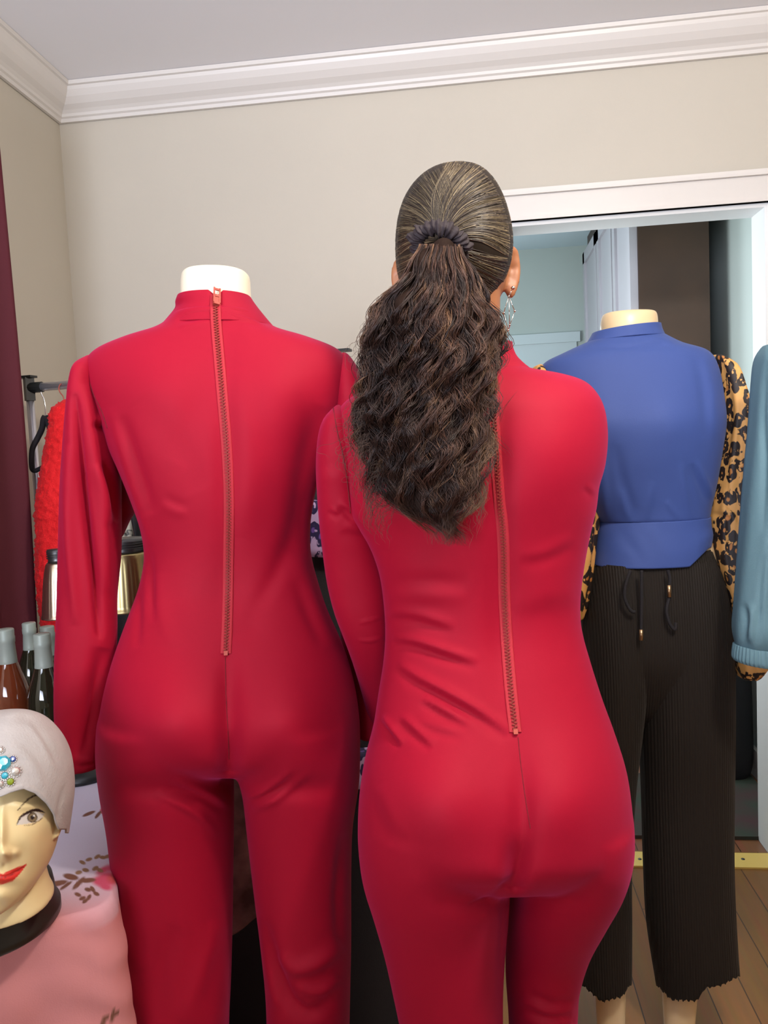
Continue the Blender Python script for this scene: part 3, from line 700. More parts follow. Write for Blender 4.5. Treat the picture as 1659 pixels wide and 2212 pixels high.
for gx, gy, r_, k in [(6, 1650, .0095, 'teal'), (27, 1641, .0036, 'blue'), (33, 1667, .0055, 'clear'), (10, 1676, .0040, 'teal'), (22, 1689, .0042, 'green'), (0, 1694, .0042, 'clear'), (0, 1622, .004, 'clear'), (-14, 1672, .004, 'blue'), (-20, 1645, .005, 'clear'), (-12, 1628, .0036, 'green')]:
    p, n_ = hit(tree, gx, gy)
    if p is None: continue
    if n_@(p-CAM) > 0: n_ = -n_
    g = MB().lathe(p+n_*.001, [(r_*.9, 0), (r_*.8, r_*.35), (r_*.45, r_*.6), (r_*.01, r_*.62)], 8, n_).build('rhinestone', gm[k], bn, smooth=False)
    if r_ < .009:
        u = np.cross(n_, [0, 0, 1]); u /= np.linalg.norm(u); v = np.cross(n_, u); rb = MB()
        for i in range(12):
            a = i/12*2*math.pi; rb.lathe(p+n_*.001+(u*math.cos(a)+v*math.sin(a))*r_*1.1, [(.0010, 0), (.0009, .0008), (.0003, .0013)], 6, n_)
        rb.build('bead_ring', MAT['silver'], g)

# ------------------------------------------------------------------ jumpsuit on the headless mannequin
D1 = 1.15
suit = empty('jumpsuit', P(500, 2500, D1), 'crimson long-sleeved jumpsuit with full back zip on the headless mannequin', 'jumpsuit')
suit.location[2] = .1
TR = [(383, 676, 556, 672, D1-.005, .062), (346, 709, 594, 707, D1, .068), (268, 733, 672, 731, D1, .075), (205, 762, 735, 758, D1, .082), (187, 800, 757, 800, D1, .092), (200, 850, 748, 850, D1, .100),
      (225, 915, 724, 915, D1, .103), (240, 965, 705, 965, D1, .102), (262, 1015, 692, 1015, D1, .098), (288, 1080, 678, 1080, D1+.003, .092), (308, 1140, 670, 1140, D1+.008, .086), (316, 1200, 672, 1200, D1+.012, .082),
      (305, 1262, 688, 1262, D1+.012, .083), (284, 1322, 708, 1322, D1+.006, .090), (262, 1382, 738, 1390, D1, .100), (241, 1450, 760, 1455, D1-.006, .110), (226, 1520, 773, 1522, D1-.010, .117), (219, 1585, 778, 1585, D1-.006, .114), (230, 1625, 770, 1625, D1, .09), (300, 1650, 700, 1650, D1, .05)]
m_ = loft(TR, 120, 96)
loft([(222, 1540, 496, 1540, D1-.004, .112, 2.1), (219, 1610, 496, 1610, D1, .112, 2.1), (225, 1690, 502, 1690, D1+.004, .104, 2.1), (238, 1780, 503, 1780, D1+.008, .092, 2.1), (250, 1900, 502, 1900, D1+.01, .082, 2.1), (266, 2030, 500, 2030, D1+.012, .078, 2.1), (286, 2140, 496, 2140, D1+.01, .076), (302, 2230, 492, 2230, D1+.01, .075), (318, 2450, 488, 2450, D1, .075), (300, 2900, 500, 2880, D1, .085), (295, 2960, 505, 2930, D1, .085)], 110, 72, m_)
loft([(494, 1540, 775, 1540, D1-.004, .112, 2.1), (498, 1610, 778, 1610, D1, .112, 2.1), (524, 1690, 776, 1690, D1+.004, .104, 2.1), (536, 1790, 762, 1790, D1+.008, .092, 2.1), (548, 1900, 759, 1900, D1+.01, .082, 2.1), (564, 2030, 759, 2030, D1+.012, .078, 2.1), (575, 2130, 757, 2130, D1+.01, .076), (579, 2230, 755, 2230, D1+.01, .075), (588, 2450, 752, 2450, D1, .075), (570, 2900, 775, 2880, D1, .085), (565, 2960, 780, 2930, D1, .085)], 110, 72, m_)
me = organic('suit_body', m_, .0036, 26)
BUTT1 = [(365, 1560, 100, 110, .032), (625, 1560, 100, 110, .032), (495, 1560, 26, 130, -.016), (495, 1650, 22, 50, -.018), (490, 1690, 60, 26, -.012), (360, 1700, 90, 26, -.010), (640, 1700, 90, 26, -.010),
         (340, 850, 80, 110, .010), (610, 850, 80, 110, .010), (490, 1000, 26, 260, -.006), (490, 1290, 60, 80, -.006), (500, 1720, 22, 40, -.012)]
STR1 = [([(372, 1682), (420, 1700), (465, 1722), (498, 1748)], 9, .006, 'g'), ([(335, 1712), (395, 1740), (440, 1772), (470, 1805)], 9, .0045, 'g'), ([(360, 1700), (430, 1722), (480, 1752)], 7, -.005, 'g'),
        ([(528, 1722), (565, 1712), (600, 1690), (628, 1664)], 9, .006, 'g'), ([(545, 1748), (590, 1730), (640, 1690), (665, 1672)], 9, .0045, 'g'), ([(545, 1730), (590, 1708), (630, 1680)], 7, -.004, 'g'),
        ([(700, 880), (672, 960), (655, 1060), (640, 1150), (600, 1250), (560, 1320), (515, 1388)], 26, -.010, 'g'), ([(720, 900), (690, 990), (668, 1080)], 20, .006, 'g'), ([(640, 1190), (590, 1290), (545, 1350)], 20, .005, 'g'),
        ([(235, 880), (262, 960), (300, 1080), (330, 1180)], 14, .006, 'g'), ([(262, 900), (292, 1000), (330, 1110)], 14, -.006, 'g'), ([(300, 860), (380, 960), (430, 1060)], 34, -.003, 'g'), ([(350, 1080), (380, 1096), (408, 1102)], 9, .0015, 'f'),
        ([(322, 1190), (326, 1260), (330, 1345)], 9, -.005, 'g'), ([(300, 1260), (298, 1330), (296, 1400)], 9, -.004, 'g'), ([(340, 1240), (350, 1330), (380, 1400)], 18, .003, 'g'), ([(660, 1200), (690, 1290), (735, 1390)], 16, .004, 'f'), ([(640, 1250), (665, 1320), (700, 1400)], 14, -.004, 'g'),
        ([(500, 800), (540, 1000), (520, 1160)], 30, .004, 'g'), ([(470, 760), (420, 900), (380, 1000)], 34, -.003, 'g'),
        ([(565, 1990), (590, 2080), (625, 2160), (670, 2188), (720, 2160)], 16, -.012, 'g'), ([(735, 2030), (700, 2070), (640, 2092), (600, 2060)], 18, .010, 'g'), ([(555, 1980), (575, 2070), (600, 2180)], 12, .006, 'g'), ([(730, 2110), (690, 2140), (640, 2130)], 14, .007, 'g'),
        ([(470, 1990), (440, 2080), (400, 2212)], 20, .006, 'g'), ([(380, 2000), (350, 2100), (340, 2212)], 22, -.005, 'g'), ([(745, 1800), (730, 1930), (735, 2050)], 12, -.006, 'g'),
        ([(490, 672), (530, 684), (585, 706)], 4, .0035, 'f'), ([(385, 700), (440, 690), (460, 690)], 8, .003, 'f'), ([(487, 1418), (488, 1500), (494, 1600), (498, 1680)], 3.5, -.0016, 'g')]
sculpt(me, BUTT1, STR1, gain=1.35)
link('suit_body', me, MAT['suit'], suit)
tree1 = bvh(me)
# collar
cm = loft([(386, 643, 541, 641, D1, .054, 2.1), (382, 655, 548, 652, D1, .057, 2.1), (381, 670, 560, 668, D1, .060, 2.1), (366, 690, 578, 690, D1, .066, 2.1), (350, 708, 592, 706, D1, .070, 2.1)], 26, 180, cap=False)
oc = cm.build('collar', MAT['suit'], suit)
V = getV(oc.data); x, y, d = proj(V); N_ = getN(oc.data)
top_ = np.clip((690-y)/70, 0, 1); V[:, 2] -= np.where(np.abs(x-466) < 16, (1-np.abs(x-466)/16)*.010, 0)*top_*(d < D1)
setV(oc.data, V); so = oc.modifiers.new('s', 'SOLIDIFY'); so.thickness = .003
treec = bvh(oc.data)
class Multi:
    def __init__(s, *t): s.t = t
    def ray_cast(s, a, b):
        best = (None, None, None, 1e9)
        for q in s.t:
            h = q.ray_cast(a, b)
            if h[0] and h[3] < best[3]: best = h
        return best if best[0] else (None, None, None, None)
tt1 = Multi(tree1, treec)
ZL = [(465, 640), (467, 700), (474, 780), (481, 860), (488, 940), (493, 1020), (495, 1100), (494, 1180), (493, 1260), (491, 1340), (488, 1412)]
Q, C, T_, Nn = zipper(tt1, ZL, .0145, MAT['tape'], MAT['teeth'], suit)
sl = MB(); p = Q[1]; c, t, nn = C[1], T_[1], Nn[1]
sl.obox(p+t*.010+nn*.004, c*.0045, t*.007, nn*.0022)
slo = sl.build('zipper_slider', MAT['brass_red'], suit, smooth=False)
pl_ = MB()
for s_ in (-1, 1): pl_.obox(p+t*.002+c*s_*.0040+nn*.0065, c*.0011, t*.013, nn*.0007)
for k in (-.010, .001, .014): pl_.obox(p+t*(.002+k)+nn*.0065, c*.0040, t*.0018, nn*.0007)
pl_.build('pull_tab', MAT['brass_red'], suit, smooth=False)
seam(tree1, [(487, 1420), (488, 1500), (492, 1570), (495, 1640)], MAT['seam'], suit, .0005)
# left sleeve, hanging empty
SL = [(193, 768, 206, 766, D1-.01, .012), (172, 790, 216, 800, D1-.012, .046), (162, 828, 222, 846, D1-.012, .054), (156, 868, 236, 890, D1-.012, .056), (150, 920, 246, 940, D1-.012, .056), (145, 965, 252, 985, D1-.012, .054), (138, 1040, 256, 1050, D1-.01, .050), (134, 1115, 258, 1120, D1-.01, .046), (131, 1196, 258, 1198, D1-.01, .043), (128, 1290, 250, 1290, D1-.01, .040), (124, 1380, 250, 1380, D1-.01, .038), (121, 1450, 245, 1450, D1-.01, .036), (121, 1550, 232, 1550, D1-.01, .033), (128, 1620, 222, 1618, D1-.01, .030), (136, 1663, 218, 1654, D1-.01, .028)]
me = organic('sleeve', loft(SL, 90, 72), .0030, 5)
sculpt(me, strokes=[([(162, 850), (170, 960), (182, 1071), (196, 1180), (209, 1274), (216, 1380)], 9, -.014, 'g'), ([(180, 830), (196, 940), (214, 1060), (226, 1180), (232, 1280)], 12, .006, 'g'), ([(205, 905), (222, 915), (238, 900)], 9, -.004, 'f'), ([(148, 960), (150, 1150), (165, 1350)], 12, .005, 'g'), ([(212, 1000), (232, 1060), (245, 1130)], 10, .005, 'f'), ([(225, 1400), (205, 1520), (180, 1640)], 22, -.010, 'g'), ([(136, 1650), (175, 1655), (219, 1645)], 2.5, -.001, 'g')], gain=2.3)
link('sleeve', me, MAT['suit'], suit)
# shadowed underarm gusset
me = organic('underarm', loft([(232, 930, 250, 940, D1+.05, .03), (236, 1000, 272, 1010, D1+.05, .03), (240, 1080, 292, 1092, D1+.05, .03), (246, 1130, 276, 1128, D1+.05, .025), (252, 1168, 262, 1160, D1+.05, .015)], 30, 48), .004, 3)
link('sleeve_lining', me, MAT['suit'], suit)
seam(Multi(tree1, bvh(me)), [(188, 775), (189, 800), (194, 826), (204, 856), (220, 888), (232, 925)], MAT['seam'], suit)
# right sleeve, mostly behind the woman's arm
SR = [(738, 760, 752, 764, D1, .012), (725, 790, 776, 800, D1+.01, .046), (720, 840, 792, 850, D1+.01, .055), (718, 920, 800, 930, D1+.02, .055), (716, 1000, 806, 1010, D1+.03, .052), (718, 1120, 812, 1120, D1+.05, .048), (724, 1260, 818, 1260, D1+.06, .044), (740, 1400, 822, 1400, D1+.07, .040), (760, 1500, 826, 1500, D1+.07, .036), (772, 1590, 822, 1590, D1+.07, .03)]
me = organic('sleeve', loft(SR, 60, 64), .004, 5); link('sleeve', me, MAT['suit'], suit)
# mannequin under the suit
mq = empty('mannequin', P(500, 2500, D1), 'pale headless mannequin wearing the crimson jumpsuit, only its neck showing', 'mannequin')
mq.location[2] = 0
m_ = loft([(a, b, c, d, e_+.012, f-.022) for a, b, c, d, e_, f in TR[4:-4]], 60, 48, shrink=.022)
loft([(405, 700, 530, 700, D1, .042), (392, 740, 550, 740, D1, .05), (330, 790, 620, 790, D1, .06)], 20, 48, m_)
for lx, rx in ((250, 480), (540, 750)):
    loft([(lx+22, 1570, rx-25, 1570, D1+.01, .06), (lx+22, 1660, rx-25, 1660, D1+.01, .06), (lx+25, 1900, rx-10, 1900, D1+.01, .06), (lx+55, 2212, rx-25, 2212, D1+.01, .05), (lx+75, 2500, rx-45, 2500, D1, .045), (lx+90, 2900, rx-60, 2900, D1, .03), (lx+90, 2960, rx-60, 2960, D1, .03)], 40, 40, m_)
me = organic('torso', m_, .006, 4); link('torso', me, MAT['mann_pale'], mq)
nk = loft([(430, 583, 502, 583, D1, .026), (408, 586, 524, 586, D1, .040), (398, 592, 534, 592, D1, .047), (393, 602, 539, 602, D1, .050, 2.0), (392, 630, 541, 630, D1, .051, 2.0), (393, 700, 545, 700, D1, .051, 2.0)], 40, 72)
nk.build('neck_cap', MAT['mann_pale'], mq)
bp_ = P(500, 2900, D1)
MB().lathe((bp_[0], bp_[1]+.02, 0.001), [(.19, 0), (.19, .006), (.185, .010), (.02, .011)], 48).tube([(bp_[0], bp_[1]+.02, .01), (bp_[0], bp_[1]+.02, .75)], .010, 16).build('stand', MAT['chrome'], mq)

# ------------------------------------------------------------------ the woman
D2 = 1.03
wm = empty('person', P(1040, 2600, D2), 'woman from behind in crimson jumpsuit with long wavy brown ponytail', 'person')
wm.location[2] = 0
PT = [(905, 782, 1095, 776, D2+.03, .052), (868, 806, 1140, 797, D2+.02, .062), (800, 838, 1210, 809, D2+.01, .070), (745, 868, 1262, 826, D2+.005, .078), (724, 905, 1291, 858, D2, .088), (728, 945, 1304, 895, D2, .095), (740, 1000, 1308, 945, D2, .099), (750, 1060, 1302, 1005, D2, .099), (758, 1112, 1289, 1050, D2, .097), (777, 1145, 1284, 1095, D2+.003, .094),
      (800, 1185, 1271, 1150, D2+.008, .091), (819, 1240, 1258, 1220, D2+.014, .087), (828, 1300, 1250, 1290, D2+.018, .085), (832, 1365, 1252, 1350, D2+.018, .086), (828, 1430, 1270, 1420, D2+.012, .092), (817, 1500, 1295, 1500, D2+.004, .102), (806, 1570, 1320, 1570, D2-.004, .114), (787, 1645, 1343, 1645, D2-.012, .125), (776, 1720, 1354, 1720, D2-.016, .130), (773, 1790, 1357, 1785, D2-.016, .130), (778, 1840, 1349, 1835, D2-.004, .108), (800, 1870, 1320, 1865, D2, .07), (880, 1880, 1250, 1880, D2+.01, .04)]
m_ = loft(PT, 130, 110)
LGl = [(775, 1740, 1088, 1740, D2-.012, .120, 2.1), (773, 1810, 1092, 1810, D2-.010, .122, 2.1), (782, 1890, 1098, 1890, D2-.004, .114, 2.1), (804, 1965, 1096, 1965, D2, .102, 2.1), (828, 2050, 1089, 2050, D2, .090, 2.1), (848, 2140, 1085, 2140, D2, .080, 2.1), (866, 2230, 1084, 2230, D2, .076), (890, 2400, 1080, 2400, D2+.01, .070), (905, 2650, 1080, 2650, D2+.02, .066), (925, 2950, 1070, 2950, D2+.02, .055), (930, 3080, 1068, 3080, D2+.02, .05)]
LGr = [(1108, 1740, 1354, 1740, D2-.008, .118, 2.1), (1110, 1810, 1354, 1810, D2, .117, 2.1), (1106, 1880, 1338, 1880, D2+.015, .108, 2.1), (1100, 1950, 1306, 1950, D2+.035, .095, 2.1), (1096, 2030, 1270, 2030, D2+.06, .080, 2.1), (1094, 2110, 1247, 2110, D2+.065, .074, 2.1), (1098, 2170, 1242, 2170, D2+.065, .07), (1102, 2240, 1237, 2240, D2+.065, .07), (1105, 2450, 1230, 2450, D2+.07, .06), (1100, 2700, 1225, 2700, D2+.07, .058), (1105, 2900, 1205, 2900, D2+.07, .05)]
loft(LGl, 120, 80, m_); loft(LGr, 110, 80, m_)
me = organic('jumpsuit', m_, .0034, 26)
sculpt(me, [(940, 1740, 115, 125, .026), (1225, 1740, 95, 125, .021), (1128, 1760, 26, 110, -.010), (1115, 1870, 26, 50, -.018), (1040, 1935, 90, 26, -.014), (1215, 1940, 90, 30, -.008), (1110, 1930, 20, 50, -.020),
            (880, 990, 80, 110, .010), (1200, 990, 80, 110, .010), (1082, 1150, 26, 260, -.009), (1095, 1370, 50, 120, -.006), (900, 1250, 60, 50, .004), (1190, 1260, 50, 60, .004), (1205, 805, 22, 10, -.004)],
       [([(846, 1383), (900, 1392), (960, 1412), (1030, 1436)], 9, -.008, 'f'), ([(856, 1438), (900, 1468), (960, 1500), (1030, 1540), (1100, 1590)], 9, -.009, 'f'), ([(910, 1512), (960, 1540), (1010, 1570)], 8, -.006, 'f'),
        ([(822, 1552), (845, 1582), (868, 1612)], 7, -.007, 'f'), ([(862, 1552), (895, 1580), (935, 1615)], 8, -.006, 'f'), ([(900, 1560), (950, 1578), (1000, 1590)], 9, -.003, 'f'),
        ([(838, 1330), (900, 1335), (980, 1360)], 10, -.005, 'f'), ([(835, 1275), (920, 1270), (1010, 1278)], 16, .004, 'f'), ([(1120, 1210), (1180, 1200), (1240, 1170)], 12, -.002, 'f'), ([(1110, 1330), (1170, 1310), (1245, 1300)], 22, -.002, 'f'),
        ([(1262, 1050), (1275, 1062), (1284, 1075)], 6, -.0015, 'f'), ([(1010, 1962), (1060, 1942), (1100, 1906), (1118, 1885)], 9, -.007, 'g'), ([(940, 1950), (1020, 1965), (1080, 1945)], 16, -.005, 'g'), 
        ([(808, 1700), (830, 1760), (860, 1820)], 16, -.002, 'f'), ([(1118, 1596), (1126, 1660), (1138, 1730), (1148, 1790)], 3.2, -.0016, 'g'),
        ([(1090, 1900), (1088, 1980), (1084, 2080), (1084, 2212)], 7, -.006, 'g'), ([(1130, 2150), (1190, 2180), (1240, 2170)], 10, .006, 'f'), ([(1130, 2185), (1180, 2205), (1235, 2200)], 9, .006, 'f'), ([(740, 900), (790, 1000), (800, 1100)], 20, .004, 'g')])
js = link('jumpsuit', me, MAT['suit'], wm)
tree2 = bvh(me)
def sub(name_parent): return name_parent
# parent for sub-parts: the suit itself (depth 2)
js_p = js
zipper(tree2, [(1061, 830), (1065, 900), (1069, 960), (1073, 1020), (1078, 1080), (1085, 1140), (1088, 1200), (1089, 1270), (1092, 1340), (1097, 1420), (1105, 1510), (1113, 1582)], .0148, MAT['tape'], MAT['teeth'], js_p)
seam(tree2, [(1119, 1592), (1126, 1660), (1136, 1730), (1146, 1790)], MAT['seam'], js_p, .0005)
# sleeve (viewer's left): upper arm hangs, forearm reaches forward out of sight
AL = [(718, 884, 735, 872, D2+.005, .02), (700, 905, 752, 900, D2+.005, .045), (688, 940, 770, 940, D2+.008, .052), (683, 1000, 778, 1000, D2+.012, .054), (685, 1060, 784, 1060, D2+.02, .053), (690, 1130, 800, 1130, D2+.03, .050), (698, 1200, 822, 1200, D2+.045, .047), (707, 1262, 836, 1262, D2+.055, .045), (722, 1322, 842, 1322, D2+.065, .045), (742, 1375, 846, 1375, D2+.08, .045), (762, 1430, 850, 1430, D2+.11, .045), (780, 1490, 855, 1490, D2+.15, .042), (796, 1550, 860, 1550, D2+.19, .038), (815, 1590, 865, 1590, D2+.23, .034)]
me = organic('sleeve', loft(AL, 90, 64), .0032, 6)
sculpt(me, strokes=[([(728, 1092), (748, 1100), (768, 1122)], 6, -.006, 'f'), ([(712, 1100), (722, 1108), (735, 1112)], 6, -.004, 'f'), ([(775, 1345), (800, 1340), (828, 1330)], 4, .003, 'g'), ([(770, 1382), (800, 1384), (830, 1376)], 4, .003, 'g'), ([(740, 1140), (770, 1150), (790, 1145)], 10, -.004, 'f'), ([(690, 1010), (730, 1020), (750, 1010)], 14, .002, 'f')])
link('sleeve', me, MAT['suit'], js_p); tree2a = bvh(me)
seam(Multi(tree2, tree2a), [(720, 882), (728, 930), (741, 985), (751, 1050), (757, 1108)], MAT['seam'], js_p)
# sleeve (viewer's right): arm raised forward, hidden by the shoulder
ra = crom([P(1205, 925, D2+.02), P(1212, 960, D2+.10), P(1215, 1010, D2+.20), P(1180, 990, D2+.27), P(1120, 940, D2+.32)], 30)
MB().tube(ra, np.linspace(.050, .030, 30), 24).build('sleeve', MAT['suit'], js_p)
# collar
cm = loft([(905, 748, 1106, 742, D2+.03, .056, 2.1), (900, 760, 1108, 755, D2+.028, .058, 2.1), (892, 775, 1116, 772, D2+.026, .060, 2.1), (878, 796, 1132, 788, D2+.024, .064, 2.1), (864, 812, 1146, 799, D2+.022, .068, 2.1)], 26, 120, cap=False)
oc = cm.build('collar', MAT['suit'], js_p); so = oc.modifiers.new('s', 'SOLIDIFY'); so.thickness = .003
seam(bvh(oc.data), [(1045, 806), (1080, 805), (1110, 801), (1138, 795)], MAT['seam'], js_p, .0008)

# body under the clothes: one continuous skin
HR = [(950, 392, 1010, 390, D2+.032, .035), (915, 405, 1045, 402, D2+.032, .062), (880, 440, 1080, 438, D2+.03, .084), (861, 490, 1100, 490, D2+.032, .098), (861, 550, 1102, 550, D2+.035, .099), (868, 600, 1092, 600, D2+.04, .094), (880, 650, 1076, 650, D2+.05, .082), (905, 690, 1050, 690, D2+.065, .060), (930, 715, 1030, 715, D2+.08, .035)]
m_ = loft(HR, 60, 72)
loft([(915, 580, 1082, 580, D2+.02, .05, 2.0), (912, 640, 1080, 640, D2+.02, .050, 2.0), (910, 700, 1080, 700, D2+.025, .050, 2.0), (900, 750, 1088, 750, D2+.03, .052, 2.0), (880, 800, 1120, 800, D2+.03, .055), (800, 860, 1220, 860, D2+.01, .06)], 40, 56, m_)
loft([(a, b, c, d, e_+.016, f-.014) for a, b, c, d, e_, f in PT[4:-3]], 70, 56, m_, shrink=.024)
loft([(x[0]+6, x[1], x[2]-22, x[3], x[4]+.02, x[5]) for x in LGl], 60, 40, m_, shrink=.020)
loft([(x[0]+22, x[1], x[2]-6, x[3], x[4]+.02, x[5]) for x in LGr], 60, 40, m_, shrink=.020)
loft([(x[0], x[1], x[2], x[3], x[4], x[5]) for x in AL], 60, 40, m_, shrink=.010)
m_.tube(ra, np.linspace(.040, .022, 30), 20)
def hand(mb, c, d, up, s=1):
    d = d/np.linalg.norm(d); side = np.cross(d, up); side /= np.linalg.norm(side); up = np.cross(side, d)
    th = np.arange(20)/20*2*np.pi
    G = [c+d*q+side*(a*np.cos(th))[:, None]+up*(b*np.sin(th))[:, None] for q, a, b in ((-.01, .024, .018), (.02, .034, .015), (.05, .040, .014), (.08, .040, .013), (.09, .034, .010))]
    mb.grid(np.array(G))
    for k, L_ in zip((-.030, -.010, .010, .029), (.055, .070, .075, .065)):
        b0 = c+d*.075+side*k
        mb.tube(crom([b0, b0+d*L_*.45-up*.004, b0+d*L_*.8-up*.020, b0+d*L_*.85-up*.038], 10), np.linspace(.0095, .0075, 10), 10)
    b0 = c+d*.02+side*.028*s
    mb.tube(crom([b0, b0+side*.022*s+d*.02-up*.008, b0+side*.026*s+d*.05-up*.022], 8), np.linspace(.011, .008, 8), 10)
hand(m_, ra[-1], ra[-1]-ra[-3], np.array([0, 0, 1.]), 1)
he = P(845, 1570, D2+.21); hand(m_, he, P(905, 1590, D2+.30)-he, np.array([0, 0, 1.]), -1)
# feet
for px, dd in ((998, D2+.02), (1155, D2+.07)):
    a = P(px, 3000, dd); a[2] = .06
    m_.tube(crom([a+[0, 0, .06], a, a+FH*.08-[0, 0, .02], a+FH*.17-[0, 0, .035]], 12), np.linspace(.042, .022, 12), 16)
# ears
def ear(px, py, d, hpx, sgn):
    pts = crom([P(px+sgn*2, py-hpx*.52, d), P(px+sgn*9, py-hpx*.45, d+.004), P(px+sgn*14, py-hpx*.15, d+.006), P(px+sgn*12, py+hpx*.15, d+.006), P(px+sgn*3, py+hpx*.42, d+.002), P(px-sgn*4, py+hpx*.5, d)], 24)
    m_.tube(pts, np.r_[np.linspace(.004, .0055, 12), np.linspace(.0055, .0065, 12)], 10)
    for q in (.1, .35, .6, .85): 
        i = int(q*23); m_.tube([pts[i], P(px-sgn*14, py, d+.012)], .0075, 8)
ear(1103, 588, D2+.035, 100, 1); ear(866, 602, D2+.04, 78, -1)
me = organic('body', m_, .0035, 3)
# face features on the far side: eyes, nose, mouth
V = getV(me); c_ = P(975, 560, D2+.03); side_ = RT; upv = np.array([0, 0, 1.])
rel = V-c_; fx_, fy_, fz_ = rel@side_, rel@FH, rel@upv
ff = np.clip(fy_/.06, 0, 1)
for u, v_, r1, r2, a in ((0, -.01, .012, .022, .020), (-.032, .018, .016, .010, -.008), (.032, .018, .016, .010, -.008), (0, -.045, .022, .006, .006), (0, -.075, .02, .015, .006)):
    V += FH*(a*np.exp(-((fx_-u)/r1)**2-((fz_-v_)/r2)**2)*ff)[:, None]
setV(me, V); link('body', me, MAT['skin'], wm)
# earring
er = empty('earring_anchor', (0, 0, 0), None, None); bpy.data.objects.remove(er)
mb = MB(); de = D2+.02
pts = {'t': (1099, 640), 'l': (1088, 676), 'r': (1112, 672), 'b': (1098, 713), 'm': (1101, 702)}
PP = {k: P(*v, de) for k, v in pts.items()}
for a, b in (('t', 'l'), ('t', 'r'), ('l', 'b'), ('r', 'b'), ('t', 'm')): mb.tube([PP[a], PP[b]], .0006, 6)
for k in PP: mb.lathe(PP[k], [(.0002, -.0016), (.0014, -.0008), (.0016, 0), (.0014, .0008), (.0002, .0016)], 8)
mb.lathe(P(1108, 622, de), [(.0002, -.003), (.0028, -.001), (.003, 0), (.0028, .001), (.0002, .003)], 10)
mb.tube([P(1106, 626, de), PP['t']], .0005, 6)
mb.build('earring', MAT['silver'], wm)

# hair cap
HC = [(950, 372, 1010, 370, D2+.025, .028), (915, 386, 1042, 382, D2+.025, .060), (886, 412, 1066, 407, D2+.025, .082), (866, 448, 1085, 443, D2+.026, .097), (856, 492, 1098, 487, D2+.028, .105), (854, 540, 1104, 530, D2+.03, .107), (858, 585, 1101, 570, D2+.03, .100), (870, 625, 1088, 610, D2+.03, .086), (892, 660, 1066, 645, D2+.025, .070), (915, 690, 1050, 672, D2+.02, .058)]
me = organic('hair', loft(HC, 80, 90), .003, 6)
# open the hairline at the face: keep the back and the crown only
bm = bmesh.new(); bm.from_mesh(me)
kill = []
for f in bm.faces:
    c = np.array(f.calc_center_median()); px_, py_, d_ = proj(c[None]); dep = (c-P(978, 500, D2+.028))@FH
    if dep > .055-(py_[0]-400)*-.0 and py_[0] > 440: kill.append(f)
    elif dep > .02 and py_[0] > 555: kill.append(f)
bmesh.ops.delete(bm, geom=kill, context='FACES'); bm.to_mesh(me); bm.free()
sculpt(me, bumps=[(948, 520, 34, 30, .006), (930, 600, 60, 50, .003)])
hair = link('hair', me, MAT['hairbase'], wm)
treeh = bvh(me)
def strands(name, paths, radii, cols, parent, m, n=3):
    """paths: list of (k,3) arrays, one mesh"""
    Vs = []; Fs = []; Cs = []; off = 0; th = np.arange(n)/n*2*np.pi
    for p, r, c in zip(paths, radii, cols):
        k = len(p); T = np.gradient(p, axis=0); T /= np.linalg.norm(T, axis=1)[:, None]+1e-12
        u = np.cross(T, FH); u /= np.linalg.norm(u, axis=1)[:, None]+1e-12; v = np.cross(T, u)
        rr = r*np.minimum(1, np.linspace(1, 0, k)*5+.15)
        ring = p[:, None, :]+rr[:, None, None]*(np.cos(th)[None, :, None]*u[:, None, :]+np.sin(th)[None, :, None]*v[:, None, :])
        Vs.append(ring.reshape(-1, 3)); Cs.append(np.tile(c, (k*n, 1)))
        i = np.arange(k-1)[:, None]*n; j = np.arange(n)[None, :]; j2 = (j+1) % n
        Fs.append(np.stack([i+j, i+j2, i+n+j2, i+n+j], -1).reshape(-1, 4)+off); off += k*n
    V = np.concatenate(Vs); Fq = np.concatenate(Fs); C_ = np.concatenate(Cs)
    me = bpy.data.meshes.new(name); me.vertices.add(len(V)); me.vertices.foreach_set('co', V.astype(np.float32).ravel())
    me.loops.add(Fq.size); me.loops.foreach_set('vertex_index', Fq.astype(np.int32).ravel())
    me.polygons.add(len(Fq)); me.polygons.foreach_set('loop_start', (np.arange(len(Fq))*4).astype(np.int32)); me.polygons.foreach_set('loop_total', np.full(len(Fq), 4, np.int32))
    me.update(calc_edges=True); me.validate()
    setcol(me, C_); return link(name, me, m, parent)
